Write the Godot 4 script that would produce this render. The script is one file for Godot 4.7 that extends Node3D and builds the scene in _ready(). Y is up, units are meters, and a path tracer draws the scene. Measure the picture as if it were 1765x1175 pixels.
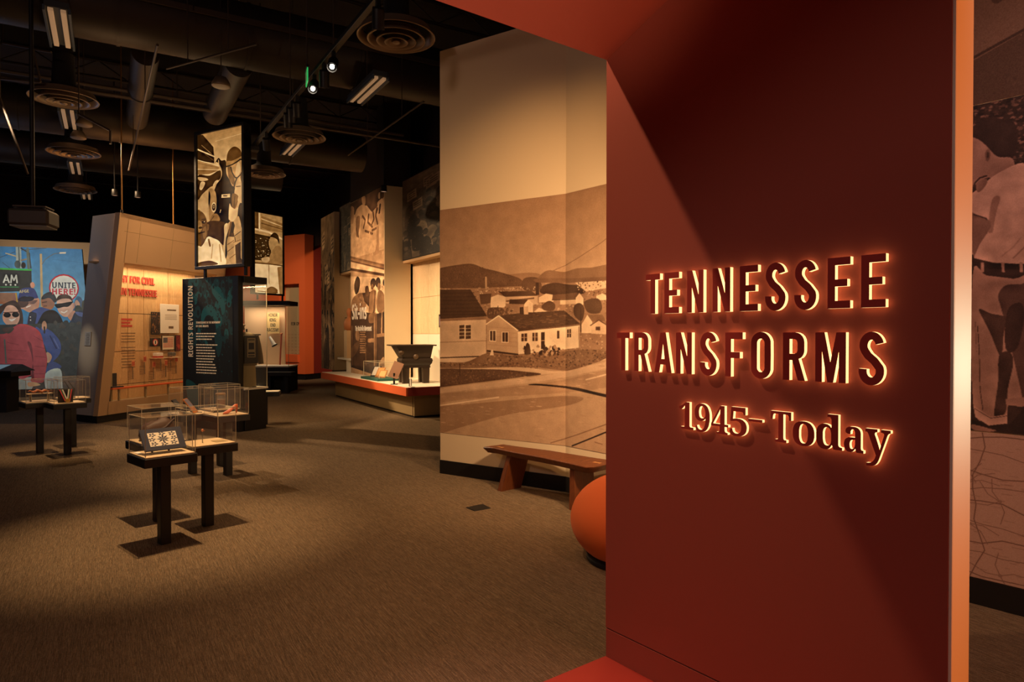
extends Node3D

# ---------------------------------------------------------------- helpers
var rng := RandomNumberGenerator.new()
var taken := {}
var fonts := {}
const UP := Vector3.UP

func frame(o: Vector3, dir: Vector2) -> Transform3D:      # x runs along dir on the floor, z points out of the face
	var d := dir.normalized()
	return Transform3D(Basis(Vector3(d.x, 0, d.y), UP, Vector3(-d.y, 0, d.x)), o)

func at(x: float, y: float, z: float) -> Transform3D:
	return Transform3D(Basis(), Vector3(x, y, z))

func rot(axis: Vector3, deg: float, x := 0.0, y := 0.0, z := 0.0) -> Transform3D:
	return Transform3D(Basis(axis, deg_to_rad(deg)), Vector3(x, y, z))

func numbered(called: String) -> String:
	if not taken.has(called):
		taken[called] = 0
		return called
	taken[called] += 1
	return "%s_%03d" % [called, taken[called]]

func mat(hex: String, rough := 0.8, metal := 0.0, spec := 0.5) -> StandardMaterial3D:
	var m := StandardMaterial3D.new()
	m.albedo_color = Color(hex)
	m.roughness = rough
	m.metallic = metal
	m.metallic_specular = spec
	return m

func glow(hex: String, e: float, base := "202020") -> StandardMaterial3D:
	var m := mat(base, 0.6)
	m.emission_enabled = true
	m.emission = Color(hex)
	m.emission_energy_multiplier = e
	return m

func glass(hex := "f4f6f2", alpha := 0.04) -> StandardMaterial3D:
	var m := StandardMaterial3D.new()
	m.transparency = BaseMaterial3D.TRANSPARENCY_ALPHA
	m.albedo_color = Color(Color(hex), alpha)
	m.roughness = 0.03
	return m

func tm(t: Texture2D, rough := 0.75, tint := "ffffff") -> StandardMaterial3D:
	var m := mat(tint, rough)
	m.albedo_texture = t
	return m

func st0() -> SurfaceTool:
	var s := SurfaceTool.new()
	s.begin(Mesh.PRIMITIVE_TRIANGLES)
	return s

func thing(called: String, label: String, category: String, xf := Transform3D(), group := "") -> Node3D:
	var o := Node3D.new()
	o.name = numbered(called)
	o.transform = xf
	add_child(o)
	tag(o, label, category, group)
	return o

func tag(o: Node3D, label: String, category: String, group := "") -> void:
	o.set_meta("label", label)
	o.set_meta("category", category)
	if group != "":
		o.set_meta("group", group)

func part(called: String, s: SurfaceTool, m: Material, parent: Node3D, xf := Transform3D()) -> MeshInstance3D:
	var o := MeshInstance3D.new()
	o.name = called
	o.mesh = s.commit()
	o.material_override = m
	o.transform = xf
	parent.add_child(o, true)
	return o

func solo(called: String, s: SurfaceTool, m: Material, label: String, category: String, xf := Transform3D(), group := "") -> MeshInstance3D:
	var o := MeshInstance3D.new()
	o.name = numbered(called)
	o.mesh = s.commit()
	o.material_override = m
	o.transform = xf
	add_child(o)
	tag(o, label, category, group)
	return o

func struct(called: String, s: SurfaceTool, m: Material, label: String, xf := Transform3D()) -> MeshInstance3D:
	var o := MeshInstance3D.new()
	o.name = numbered(called)
	o.mesh = s.commit()
	o.material_override = m
	o.transform = xf
	add_child(o)
	o.set_meta("label", label)
	o.set_meta("category", called.split("_")[0])
	o.set_meta("kind", "structure")
	return o

func dup(o: Node3D, called: String, xf: Transform3D, label: String, category: String, group := "") -> Node3D:
	var c: Node3D = o.duplicate()
	c.name = numbered(called)
	add_child(c)
	c.transform = xf
	tag(c, label, category, group)
	return c

# ---------------------------------------------------------------- shapes
func tri(s: SurfaceTool, a: Vector3, b: Vector3, c: Vector3, n: Vector3) -> void:
	if (b - a).cross(c - a).dot(n) > 0:
		var k := b
		b = c
		c = k
	for v in [a, b, c]:
		s.set_normal(n)
		s.add_vertex(v)

func face(s: SurfaceTool, p: Array, centre: Vector3) -> void:      # convex polygon turned away from centre
	var n := Vector3.ZERO
	for i in range(1, p.size() - 1):
		n += (p[i] - p[0]).cross(p[i + 1] - p[0])
	if n.length() < 1e-12:
		return
	n = n.normalized()
	if n.dot(p[0] - centre) < 0:
		n = -n
	for i in range(1, p.size() - 1):
		tri(s, p[0], p[i], p[i + 1], n)

func quad(s: SurfaceTool, a: Vector3, b: Vector3, c: Vector3, d: Vector3, u0 := 0.0, u1 := 1.0, v0 := 0.0, v1 := 1.0) -> void:
	# a lower left, b lower right, c upper right, d upper left, seen from the front
	var n := (b - a).cross(d - a).normalized()
	var pts := [a, d, c, a, c, b]
	var uvs := [Vector2(u0, v1), Vector2(u0, v0), Vector2(u1, v0), Vector2(u0, v1), Vector2(u1, v0), Vector2(u1, v1)]
	for i in 6:
		s.set_normal(n)
		s.set_uv(uvs[i])
		s.add_vertex(pts[i])

func box(s: SurfaceTool, c: Vector3, z: Vector3, bev := 0.004, xf := Transform3D()) -> void:
	var h := z / 2
	var b := minf(bev, minf(h.x, minf(h.y, h.z)) * 0.45)
	var cc := xf * c
	var p := {}
	for sx in [-1, 1]:
		for sy in [-1, 1]:
			for sz in [-1, 1]:
				p[[sx, sy, sz, 0]] = xf * (c + Vector3(sx * h.x, sy * (h.y - b), sz * (h.z - b)))
				p[[sx, sy, sz, 1]] = xf * (c + Vector3(sx * (h.x - b), sy * h.y, sz * (h.z - b)))
				p[[sx, sy, sz, 2]] = xf * (c + Vector3(sx * (h.x - b), sy * (h.y - b), sz * h.z))
				face(s, [p[[sx, sy, sz, 0]], p[[sx, sy, sz, 1]], p[[sx, sy, sz, 2]]], cc)
	for k in [-1, 1]:
		face(s, [p[[k, -1, -1, 0]], p[[k, 1, -1, 0]], p[[k, 1, 1, 0]], p[[k, -1, 1, 0]]], cc)
		face(s, [p[[-1, k, -1, 1]], p[[1, k, -1, 1]], p[[1, k, 1, 1]], p[[-1, k, 1, 1]]], cc)
		face(s, [p[[-1, -1, k, 2]], p[[1, -1, k, 2]], p[[1, 1, k, 2]], p[[-1, 1, k, 2]]], cc)
		for l in [-1, 1]:
			face(s, [p[[k, l, -1, 0]], p[[k, l, 1, 0]], p[[k, l, 1, 1]], p[[k, l, -1, 1]]], cc)
			face(s, [p[[k, -1, l, 0]], p[[k, 1, l, 0]], p[[k, 1, l, 2]], p[[k, -1, l, 2]]], cc)
			face(s, [p[[-1, k, l, 1]], p[[1, k, l, 1]], p[[1, k, l, 2]], p[[-1, k, l, 2]]], cc)

func bx(x0: float, x1: float, y0: float, y1: float, z0: float, z1: float, bev := 0.004) -> SurfaceTool:
	var s := st0()
	box(s, Vector3(x0 + x1, y0 + y1, z0 + z1) / 2, Vector3(absf(x1 - x0), absf(y1 - y0), absf(z1 - z0)), bev)
	return s

func hexa(s: SurfaceTool, lo: Array, hi: Array) -> void:      # two rings of n points each
	var c := Vector3.ZERO
	for v in lo + hi:
		c += v
	c /= lo.size() + hi.size()
	face(s, lo, c)
	face(s, hi, c)
	for i in lo.size():
		var j := (i + 1) % lo.size()
		face(s, [lo[i], lo[j], hi[j], hi[i]], c)

func prism(s: SurfaceTool, poly: PackedVector2Array, z0: float, z1: float, xf := Transform3D(), caps := 3) -> void:
	# poly in x, y; drawn from z0 to z1
	var p := poly
	if Geometry2D.is_polygon_clockwise(p):
		p = p.duplicate()
		p.reverse()
	if caps:
		var idx := Geometry2D.triangulate_polygon(p)
		for i in range(0, idx.size(), 3):
			for side in [[z1, 1.0, 1], [z0, -1.0, 2]]:
				if caps & side[2]:
					tri(s, xf * Vector3(p[idx[i]].x, p[idx[i]].y, side[0]), xf * Vector3(p[idx[i + 1]].x, p[idx[i + 1]].y, side[0]), xf * Vector3(p[idx[i + 2]].x, p[idx[i + 2]].y, side[0]), (xf.basis * Vector3(0, 0, side[1])).normalized())
	for i in p.size():
		var a := p[i]
		var b := p[(i + 1) % p.size()]
		var n := (xf.basis * Vector3(b.y - a.y, a.x - b.x, 0)).normalized()
		tri(s, xf * Vector3(a.x, a.y, z0), xf * Vector3(b.x, b.y, z0), xf * Vector3(b.x, b.y, z1), n)
		tri(s, xf * Vector3(a.x, a.y, z0), xf * Vector3(b.x, b.y, z1), xf * Vector3(a.x, a.y, z1), n)

func ring(s: SurfaceTool, rows: Array, closed := true, inward := false) -> void:      # rows of equal length, smooth
	var nr := rows.size()
	var nc: int = rows[0].size()
	var nor := []
	for i in nr:
		var line := []
		for j in nc:
			var u: Vector3 = rows[mini(i + 1, nr - 1)][j] - rows[maxi(i - 1, 0)][j]
			var v: Vector3 = rows[i][(j + 1) % nc] - rows[i][(j + nc - 1) % nc]
			var n := v.cross(u)
			if n.length() < 1e-12:
				n = UP if i > 0 else -UP
			line.append(-n.normalized() if inward else n.normalized())
		nor.append(line)
	for i in nr - 1:
		for j in (nc if closed else nc - 1):
			var k := (j + 1) % nc
			for q in [[[i, j], [i + 1, j], [i + 1, k]], [[i, j], [i + 1, k], [i, k]]]:
				var a: Vector3 = rows[q[0][0]][q[0][1]]
				var b: Vector3 = rows[q[1][0]][q[1][1]]
				var c: Vector3 = rows[q[2][0]][q[2][1]]
				var nn: Vector3 = nor[q[0][0]][q[0][1]] + nor[q[1][0]][q[1][1]] + nor[q[2][0]][q[2][1]]
				var order := [0, 1, 2] if (b - a).cross(c - a).dot(nn) <= 0 else [0, 2, 1]
				for o in order:
					s.set_normal(nor[q[o][0]][q[o][1]])
					s.add_vertex(rows[q[o][0]][q[o][1]])

func lathe(s: SurfaceTool, prof: Array, seg := 32, xf := Transform3D(), sx := 1.0, sz := 1.0) -> void:      # prof of Vector2(radius, y), from bottom to top
	var rows := []
	for p in prof:
		var line := []
		for j in seg:
			var a := TAU * j / seg
			line.append(xf * Vector3(cos(a) * maxf(p.x, 1e-4) * sx, p.y, -sin(a) * maxf(p.x, 1e-4) * sz))
		rows.append(line)
	ring(s, rows)

func tube(s: SurfaceTool, pts: Array, r: float, seg := 10, r1 := -1.0) -> void:
	var rows := []
	var side := Vector3.ZERO
	for i in pts.size():
		var d: Vector3 = (pts[mini(i + 1, pts.size() - 1)] - pts[maxi(i - 1, 0)]).normalized()
		if side == Vector3.ZERO:
			side = d.cross(UP if absf(d.y) < 0.9 else Vector3.RIGHT).normalized()
		side = (side - d * side.dot(d)).normalized()
		var other := d.cross(side)
		var rr := r if r1 < 0 else lerpf(r, r1, float(i) / (pts.size() - 1))
		var line := []
		for j in seg:
			var a := TAU * j / seg
			line.append(pts[i] + (side * cos(a) + other * sin(a)) * rr)
		rows.append(line)
	ring(s, rows)
	for e in [[0, 1], [pts.size() - 1, pts.size() - 2]]:
		face(s, rows[e[0]], pts[e[1]])

func rod(a: Vector3, b: Vector3, r: float, seg := 10) -> SurfaceTool:
	var s := st0()
	tube(s, [a, b], r, seg)
	return s

func arr(a: Array) -> PackedVector2Array:
	var p := PackedVector2Array()
	for i in range(0, a.size(), 2):
		p.append(Vector2(a[i], a[i + 1]))
	return p

# ---------------------------------------------------------------- lettering
func font(name_: String, weight: int) -> SystemFont:
	var k := name_ + str(weight)
	if not fonts.has(k):
		var f := SystemFont.new()
		f.font_names = PackedStringArray([name_])
		f.font_weight = weight
		fonts[k] = f
	return fonts[k]

func text_mesh(t: String, f := "Droid Sans", weight := 700, depth := 0.1, step := 2.5) -> TextMesh:
	var m := TextMesh.new()
	m.text = t
	m.font = font(f, weight)
	m.font_size = 64
	m.pixel_size = 0.01
	m.depth = depth
	m.curve_step = step
	m.horizontal_alignment = HORIZONTAL_ALIGNMENT_LEFT
	return m

func letters(parent: Node3D, t: String, m: Material, x: float, y: float, z: float, h: float, width := 0.0, depth := 0.003, f := "Droid Sans", weight := 700, turn := 0.0) -> MeshInstance3D:
	# cap height h, lower left corner at x, y on the face z
	var w := text_mesh(t, f, weight, 0.05, 4.0)
	var bb := w.get_aabb()
	var sy := h / (64 * 0.01 * 0.714)
	var sx := width / bb.size.x if width > 0 else sy
	var o := MeshInstance3D.new()
	o.name = "lettering"
	o.mesh = w
	o.material_override = m
	var b := Basis(Vector3(0, 0, 1), deg_to_rad(turn)) * Basis.from_scale(Vector3(sx, sy, depth / 0.05))
	o.transform = Transform3D(b, Vector3(x, y, z + depth / 2) - b * Vector3(bb.position.x, bb.position.y, bb.get_center().z))
	parent.add_child(o, true)
	return o

# ---------------------------------------------------------------- painted prints
var im: Image
var iw := 0
var ih := 0
var tone_lo := Color("2a1d14")
var tone_mid := Color("8d7c6a")
var tone_hi := Color("f0dcc0")

func tones(lo: String, mid: String, hi: String) -> void:
	tone_lo = Color(lo)
	tone_mid = Color(mid) * 2.0 - (Color(lo) + Color(hi)) * 0.5
	tone_hi = Color(hi)

func pic(w: int, h: int, c: Color) -> void:
	im = Image.create(w, h, false, Image.FORMAT_RGB8)
	im.fill(c)
	iw = w
	ih = h

func tn(v: float) -> Color:
	return tone_lo * (1 - v) * (1 - v) + tone_mid * 2 * v * (1 - v) + tone_hi * v * v

func c8(r: int, g: int, b: int) -> Color:
	return Color8(r, g, b)

func scan(p: PackedVector2Array, c: Color) -> void:      # p in pixels
	var y0 := INF
	var y1 := -INF
	for v in p:
		y0 = minf(y0, v.y)
		y1 = maxf(y1, v.y)
	for y in range(maxi(0, int(ceil(y0 - 0.5))), mini(ih, int(floor(y1 - 0.5)) + 1)):
		var yc := y + 0.5
		var xs := PackedFloat32Array()
		for i in p.size():
			var a := p[i]
			var b := p[(i + 1) % p.size()]
			if (a.y <= yc) != (b.y <= yc):
				xs.append(a.x + (yc - a.y) / (b.y - a.y) * (b.x - a.x))
		xs.sort()
		for k in range(0, xs.size() - 1, 2):
			var xa := maxi(0, int(round(xs[k])))
			var xb := mini(iw, int(round(xs[k + 1])))
			if xb > xa:
				im.fill_rect(Rect2i(xa, y, xb - xa, 1), c)

func px(a: Array) -> PackedVector2Array:
	var p := PackedVector2Array()
	for i in range(0, a.size(), 2):
		p.append(Vector2(a[i] * iw / 1000.0, a[i + 1] * ih / 1000.0))
	return p

func smooth(p: PackedVector2Array, n := 5) -> PackedVector2Array:
	var q := PackedVector2Array()
	var k := p.size()
	for i in k:
		for j in n:
			q.append(p[i].cubic_interpolate(p[(i + 1) % k], p[(i + k - 1) % k], p[(i + 2) % k], float(j) / n))
	return q

func pg(a: Array, c: Color) -> void:
	scan(px(a), c)

func bl(a: Array, c: Color) -> void:
	scan(smooth(px(a)), c)

func ln(a: Array, w: float, c: Color) -> void:
	var p := px(a)
	for q in Geometry2D.offset_polyline(p, w * iw / 2000.0, Geometry2D.JOIN_ROUND, Geometry2D.END_ROUND):
		scan(q, c)

func el(cx: float, cy: float, rx: float, ry: float, c: Color) -> void:
	var p := PackedVector2Array()
	for i in 20:
		p.append(Vector2((cx + cos(TAU * i / 20) * rx) * iw / 1000, (cy + sin(TAU * i / 20) * ry) * ih / 1000))
	scan(p, c)

func gr(y0: float, y1: float, c0: Color, c1: Color) -> void:
	for y in range(int(y0 * ih / 1000), int(y1 * ih / 1000)):
		im.fill_rect(Rect2i(0, y, iw, 1), c0.lerp(c1, (y - y0 * ih / 1000) / ((y1 - y0) * ih / 1000)))

func fleck(area: Array, n: int, r0: float, r1: float, cols: Array, flat := 1.0) -> void:
	# n small soft spots inside a polygon
	var p := px(area)
	var lo := p[0]
	var hi := p[0]
	for v in p:
		lo = lo.min(v)
		hi = hi.max(v)
	for i in n:
		var q := Vector2(rng.randf_range(lo.x, hi.x), rng.randf_range(lo.y, hi.y))
		if not Geometry2D.is_point_in_polygon(q, p):
			continue
		var r := rng.randf_range(r0, r1) * iw / 1000
		var c: Color = cols[rng.randi() % cols.size()]
		var e := PackedVector2Array()
		for k in 8:
			var a := TAU * k / 8 + rng.randf()
			e.append(q + Vector2(cos(a), sin(a) * flat) * r * rng.randf_range(0.6, 1.1))
		scan(e, c)

func grain(amount: float, cell := 1) -> void:
	var d := im.get_data()
	for y in ih:
		for x in iw:
			var n := int(rng.randf_range(-amount, amount) * 255)
			var i := (y * iw + x) * 3
			d[i] = clampi(d[i] + n, 0, 255)
			d[i + 1] = clampi(d[i + 1] + n, 0, 255)
			d[i + 2] = clampi(d[i + 2] + n, 0, 255)
	im = Image.create_from_data(iw, ih, false, Image.FORMAT_RGB8, d)

func soften(k: int) -> void:      # slight photographic softness
	im.resize(iw / k, ih / k, Image.INTERPOLATE_BILINEAR)
	im.resize(iw, ih, Image.INTERPOLATE_CUBIC)

func photo(local: float, cloud: float, fade := 0.0, seed_ := 1) -> void:
	# photographic modelling: local contrast round edges and uneven tone
	im.resize(iw / 2, ih / 2, Image.INTERPOLATE_BILINEAR)
	var w := im.get_width()
	var h := im.get_height()
	var wide: Image = im.duplicate()
	wide.resize(w / 24, h / 24, Image.INTERPOLATE_TRILINEAR)
	wide.resize(w, h, Image.INTERPOLATE_CUBIC)
	var n := FastNoiseLite.new()
	n.seed = seed_
	n.frequency = 0.02
	n.fractal_octaves = 4
	var d := im.get_data()
	var b := wide.get_data()
	for y in h:
		for x in w:
			var i := (y * w + x) * 3
			var c := n.get_noise_2d(x, y) * cloud * 255
			for k in 3:
				var v: float = d[i + k]
				v = v + (v - b[i + k]) * local
				v = v + c * (0.3 + v / 255.0)
				d[i + k] = clampi(int(lerpf(v, 120.0, fade)), 0, 255)
	im = Image.create_from_data(w, h, false, Image.FORMAT_RGB8, d)
	im.resize(iw, ih, Image.INTERPOLATE_BILINEAR)

func tex(g := 0.03) -> ImageTexture:
	im.resize(iw / 2, ih / 2, Image.INTERPOLATE_BILINEAR)
	iw = im.get_width()
	ih = im.get_height()
	if g > 0:
		grain(g)
	return ImageTexture.create_from_image(im)
func print_street() -> ImageTexture:
	pic(1400, 1360, tn(0.58))
	gr(0, 330, tn(0.50), tn(0.64))
	bl([321, 309, 379, 306, 465, 304, 520, 319, 520, 370, 321, 363], tn(0.5))
	bl([500, 330, 547, 299, 620, 309, 693, 300, 772, 303, 844, 298, 869, 305, 870, 365, 507, 345], tn(0.42))
	bl([-45, 261, -1, 260, 55, 254, 168, 250, 238, 273, 306, 290, 379, 312, 422, 329, 443, 361, 437, 385, -45, 369], tn(0.3))
	fleck([-28, 262, 168, 253, 379, 312, 437, 379, -28, 363], 900, 1.5, 4, [tn(0.24), tn(0.3), tn(0.36), tn(0.27)], 1)
	pg([-45, 349, 215, 358, 437, 357, 870, 354, 870, 638, -46, 698], tn(0.5))
	fleck([-28, 349, 862, 370, 863, 616, -29, 631], 1600, 2, 9, [tn(0.36), tn(0.44), tn(0.5), tn(0.6), tn(0.68)], 0.5)
	bl([520, 364, 574, 350, 644, 360, 725, 371, 729, 399, 614, 400, 520, 391], tn(0.17))
	bl([437, 327, 500, 327, 520, 370, 465, 380, 430, 366], tn(0.28))
	bl([500, 330, 693, 338, 844, 344, 844, 359, 669, 354, 507, 346], tn(0.36))
	pg([681, 355, 844, 357, 844, 385, 741, 393], tn(0.82))
	fleck([681, 355, 844, 358, 844, 452, 741, 448], 120, 2, 6, [tn(0.3), tn(0.45), tn(0.9), tn(0.75)], 0.7)
	fleck([207, 366, 507, 360, 507, 387, 207, 384], 130, 1.5, 4, [tn(0.8), tn(0.9), tn(0.3)], 0.6)
	pg([244, 310, 253, 310, 255, 363, 244, 363], tn(0.62))
	pg([493, 346, 507, 346, 509, 396, 493, 396], tn(0.14))
	pg([313, 376, 472, 379, 500, 399, 343, 399], tn(0.24))
	pg([272, 400, 310, 388, 347, 399, 347, 444, 272, 443], tn(0.86))
	pg([347, 399, 503, 400, 503, 436, 347, 428], tn(0.74))
	pg([350, 415, 486, 406, 486, 412, 350, 421], tn(0.34))
	pg([215, 384, 276, 383, 272, 424, 222, 429], tn(0.25))
	pg([368, 411, 456, 414, 438, 433, 365, 429], tn(0.2))
	pg([438, 433, 459, 415, 480, 430, 480, 467, 438, 464], tn(0.86))
	pg([365, 430, 438, 433, 438, 456, 394, 458], tn(0.5))
	pg([507, 407, 540, 392, 578, 399, 574, 426, 507, 428], tn(0.83))
	pg([571, 398, 689, 394, 708, 398, 689, 417, 568, 418], tn(0.3))
	pg([685, 415, 706, 396, 727, 417, 727, 443, 685, 442], tn(0.88))
	pg([604, 416, 685, 416, 685, 439, 604, 438], tn(0.75))
	ln([568, 419, 685, 419], 3.5, tn(0.2))
	pg([482, 465, 507, 449, 547, 461, 534, 473], tn(0.8))
	pg([717, 519, 749, 482, 774, 507, 774, 552, 717, 552], tn(0.84))
	pg([749, 482, 826, 483, 844, 507, 774, 508], tn(0.4))
	pg([769, 522, 808, 503, 848, 524, 848, 557, 769, 554], tn(0.78))
	ln([765, 523, 808, 503, 852, 524], 4.2, tn(0.3))
	pg([792, 528, 815, 528, 815, 542, 792, 541], tn(0.25))
	pg([795, 411, 825, 404, 848, 413, 848, 430, 795, 428], tn(0.85))
	bl([733, 431, 803, 422, 825, 456, 803, 478, 749, 471], tn(0.24))
	bl([677, 446, 709, 436, 733, 460, 717, 505, 677, 481], tn(0.22))
	bl([520, 442, 554, 422, 581, 437, 574, 461, 534, 460], tn(0.25))
	bl([260, 449, 306, 443, 343, 457, 313, 488, 260, 487], tn(0.25))
	fleck([260, 443, 379, 445, 379, 476, 260, 474], 70, 3, 7, [tn(0.3), tn(0.4), tn(0.22)], 1)
	ln([713, 453, 714, 545], 4.2, tn(0.15))
	pg([-28, 356, 168, 362, 255, 480, -29, 489], tn(0.17))
	ln([-12, 373, 187, 377], 2.1, tn(0.11))
	ln([-12, 390, 197, 394], 2.1, tn(0.11))
	ln([-12, 407, 208, 410], 2.1, tn(0.11))
	ln([-12, 423, 218, 426], 2.1, tn(0.11))
	ln([-12, 440, 229, 443], 2.1, tn(0.11))
	ln([-12, 457, 240, 459], 2.1, tn(0.11))
	ln([-12, 470, 248, 471], 2.1, tn(0.11))
	pg([-29, 489, 249, 483, 249, 678, -29, 684], tn(0.8))
	pg([-29, 489, 249, 483, 249, 494, -29, 499], tn(0.45))
	ln([-12, 594, 249, 585], 2.1, tn(0.5))
	ln([-12, 664, 249, 651, 249, 678], 4.2, tn(0.16))
	pg([104, 514, 173, 512, 173, 578, 105, 580], tn(0.85))
	pg([108, 518, 135, 516, 135, 529, 108, 531], tn(0.2))
	pg([108, 533, 135, 532, 135, 545, 108, 546], tn(0.2))
	pg([108, 549, 135, 548, 135, 561, 108, 562], tn(0.2))
	pg([108, 565, 135, 563, 135, 576, 108, 578], tn(0.2))
	pg([142, 518, 169, 517, 169, 530, 142, 531], tn(0.2))
	pg([142, 533, 169, 532, 169, 545, 142, 546], tn(0.2))
	pg([142, 549, 169, 548, 169, 561, 142, 562], tn(0.2))
	pg([142, 564, 169, 563, 169, 576, 142, 578], tn(0.2))
	pg([253, 514, 313, 476, 410, 544, 410, 638, 253, 624], tn(0.68))
	ln([257, 525, 405, 535], 1.4, tn(0.58))
	ln([257, 544, 405, 553], 1.4, tn(0.58))
	ln([257, 563, 405, 572], 1.4, tn(0.58))
	ln([257, 582, 405, 590], 1.4, tn(0.58))
	ln([257, 601, 405, 608], 1.4, tn(0.58))
	pg([408, 543, 708, 519, 708, 608, 410, 640], tn(0.9))
	pg([317, 478, 408, 470, 621, 462, 711, 516, 414, 542], tn(0.2))
	fleck([335, 482, 614, 465, 701, 513, 415, 538], 130, 5, 16, [tn(0.25), tn(0.16), tn(0.3)], 0.25)
	ln([250, 514, 313, 478, 410, 543], 4.9, tn(0.92))
	ln([408, 544, 708, 520], 2.8, tn(0.3))
	pg([417, 445, 437, 444, 437, 475, 417, 473], tn(0.13))
	pg([435, 443, 457, 442, 458, 475, 437, 475], tn(0.72))
	ln([310, 437, 312, 476], 2.8, tn(0.15))
	pg([266, 540, 300, 540, 300, 589, 266, 587], tn(0.92))
	pg([270, 543, 297, 543, 297, 585, 270, 583], tn(0.22))
	ln([283, 543, 283, 585], 3.5, tn(0.85))
	pg([328, 546, 363, 546, 363, 593, 328, 592], tn(0.92))
	pg([332, 549, 359, 549, 359, 589, 332, 588], tn(0.22))
	ln([345, 549, 345, 589], 3.5, tn(0.85))
	pg([425, 555, 452, 553, 452, 585, 425, 586], tn(0.24))
	ln([438, 555, 438, 585], 3.5, tn(0.82))
	ln([425, 570, 452, 570], 2.8, tn(0.7))
	pg([477, 551, 502, 550, 502, 584, 477, 585], tn(0.24))
	ln([489, 552, 489, 584], 3.5, tn(0.82))
	ln([477, 568, 502, 568], 2.8, tn(0.7))
	pg([638, 538, 660, 536, 660, 568, 638, 569], tn(0.24))
	ln([649, 538, 649, 568], 3.5, tn(0.82))
	ln([638, 553, 660, 553], 2.8, tn(0.7))
	pg([591, 543, 601, 543, 601, 573, 591, 574], tn(0.25))
	pg([518, 549, 534, 548, 534, 615, 518, 617], tn(0.15))
	ln([518, 583, 534, 582], 2.8, tn(0.7))
	pg([253, 624, 410, 638, 410, 644, 253, 632], tn(0.15))
	ln([703, 527, 705, 608], 3.5, tn(0.4))
	bl([249, 639, 328, 643, 408, 646, 547, 632, 710, 617, 848, 619, 859, 655, 773, 680, 644, 701, 507, 693, 365, 695, 245, 702, -12, 708, -29, 684, 136, 680], tn(0.4))
	fleck([249, 636, 408, 644, 710, 615, 848, 618, 848, 655, 644, 697, 253, 693, -4, 701, -3, 684, 237, 678], 900, 2, 7, [tn(0.26), tn(0.34), tn(0.44), tn(0.52), tn(0.22)], 0.6)
	fleck([430, 600, 621, 609, 621, 636, 430, 643], 60, 4, 11, [tn(0.12), tn(0.2), tn(0.6)], 1)
	bl([445, 606, 454, 592, 465, 605, 465, 636, 440, 639], tn(0.2))
	pg([276, 623, 285, 623, 289, 647, 268, 647], tn(0.85))
	bl([-4, 709, 136, 707, 350, 695, 465, 695, 575, 705, 652, 700, 773, 672, 859, 641, 859, 660, 644, 715, 520, 721, 365, 706, 175, 709], tn(0.76))
	bl([-29, 720, 175, 709, 328, 707, 437, 711, 517, 720, 365, 746, 175, 770, -29, 800], tn(0.26))
	fleck([-12, 721, 320, 708, 507, 720, 214, 765, -12, 791], 700, 2, 6, [tn(0.18), tn(0.26), tn(0.34), tn(0.4)], 0.5)
	ln([110, 688, 110, 740], 4.2, tn(0.14))
	pg([-46, 803, 214, 765, 520, 721, 644, 704, 870, 643, 872, 1153, -47, 1293], tn(0.66))
	bl([-46, 809, 136, 781, 520, 725, 870, 654, 870, 676, 507, 750, 55, 815, -46, 826], tn(0.74))
	bl([-46, 833, 214, 800, 575, 747, 870, 687, 870, 747, 575, 795, 214, 832, -47, 870], tn(0.58))
	bl([-47, 894, 214, 855, 575, 807, 726, 802, 644, 838, 365, 893, 135, 961, -47, 1009], tn(0.52))
	ln([-4, 879, 313, 824], 6.3, tn(0.84))
	ln([742, 731, 845, 706], 5.6, tn(0.8))
	fleck([-29, 806, 863, 660, 864, 962, -30, 1054], 260, 6, 22, [tn(0.62), tn(0.68), tn(0.6), tn(0.7)], 0.12)
	bl([458, 765, 493, 759, 548, 760, 644, 763, 710, 766, 773, 773, 870, 783, 870, 792, 757, 782, 694, 776, 614, 770, 534, 766], tn(0.06))
	bl([628, 766, 677, 764, 710, 766, 669, 770], tn(0.1))
	ln([666, 996, 759, 957, 846, 920, 893, 900], 4.9, tn(0.08))
	ln([562, 995, 695, 948, 846, 891], 3.5, tn(0.42))
	ln([797, 779, 849, 787], 5.6, tn(0.1))
	ln([789, 965, 827, 968], 3.5, tn(0.45))
	ln([574, 301, 693, 262, 818, 215, 869, 191], 2.1, tn(0.36))
	photo(0.2, 0.045, 0.0, 2)
	return tex(0.04)

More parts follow.
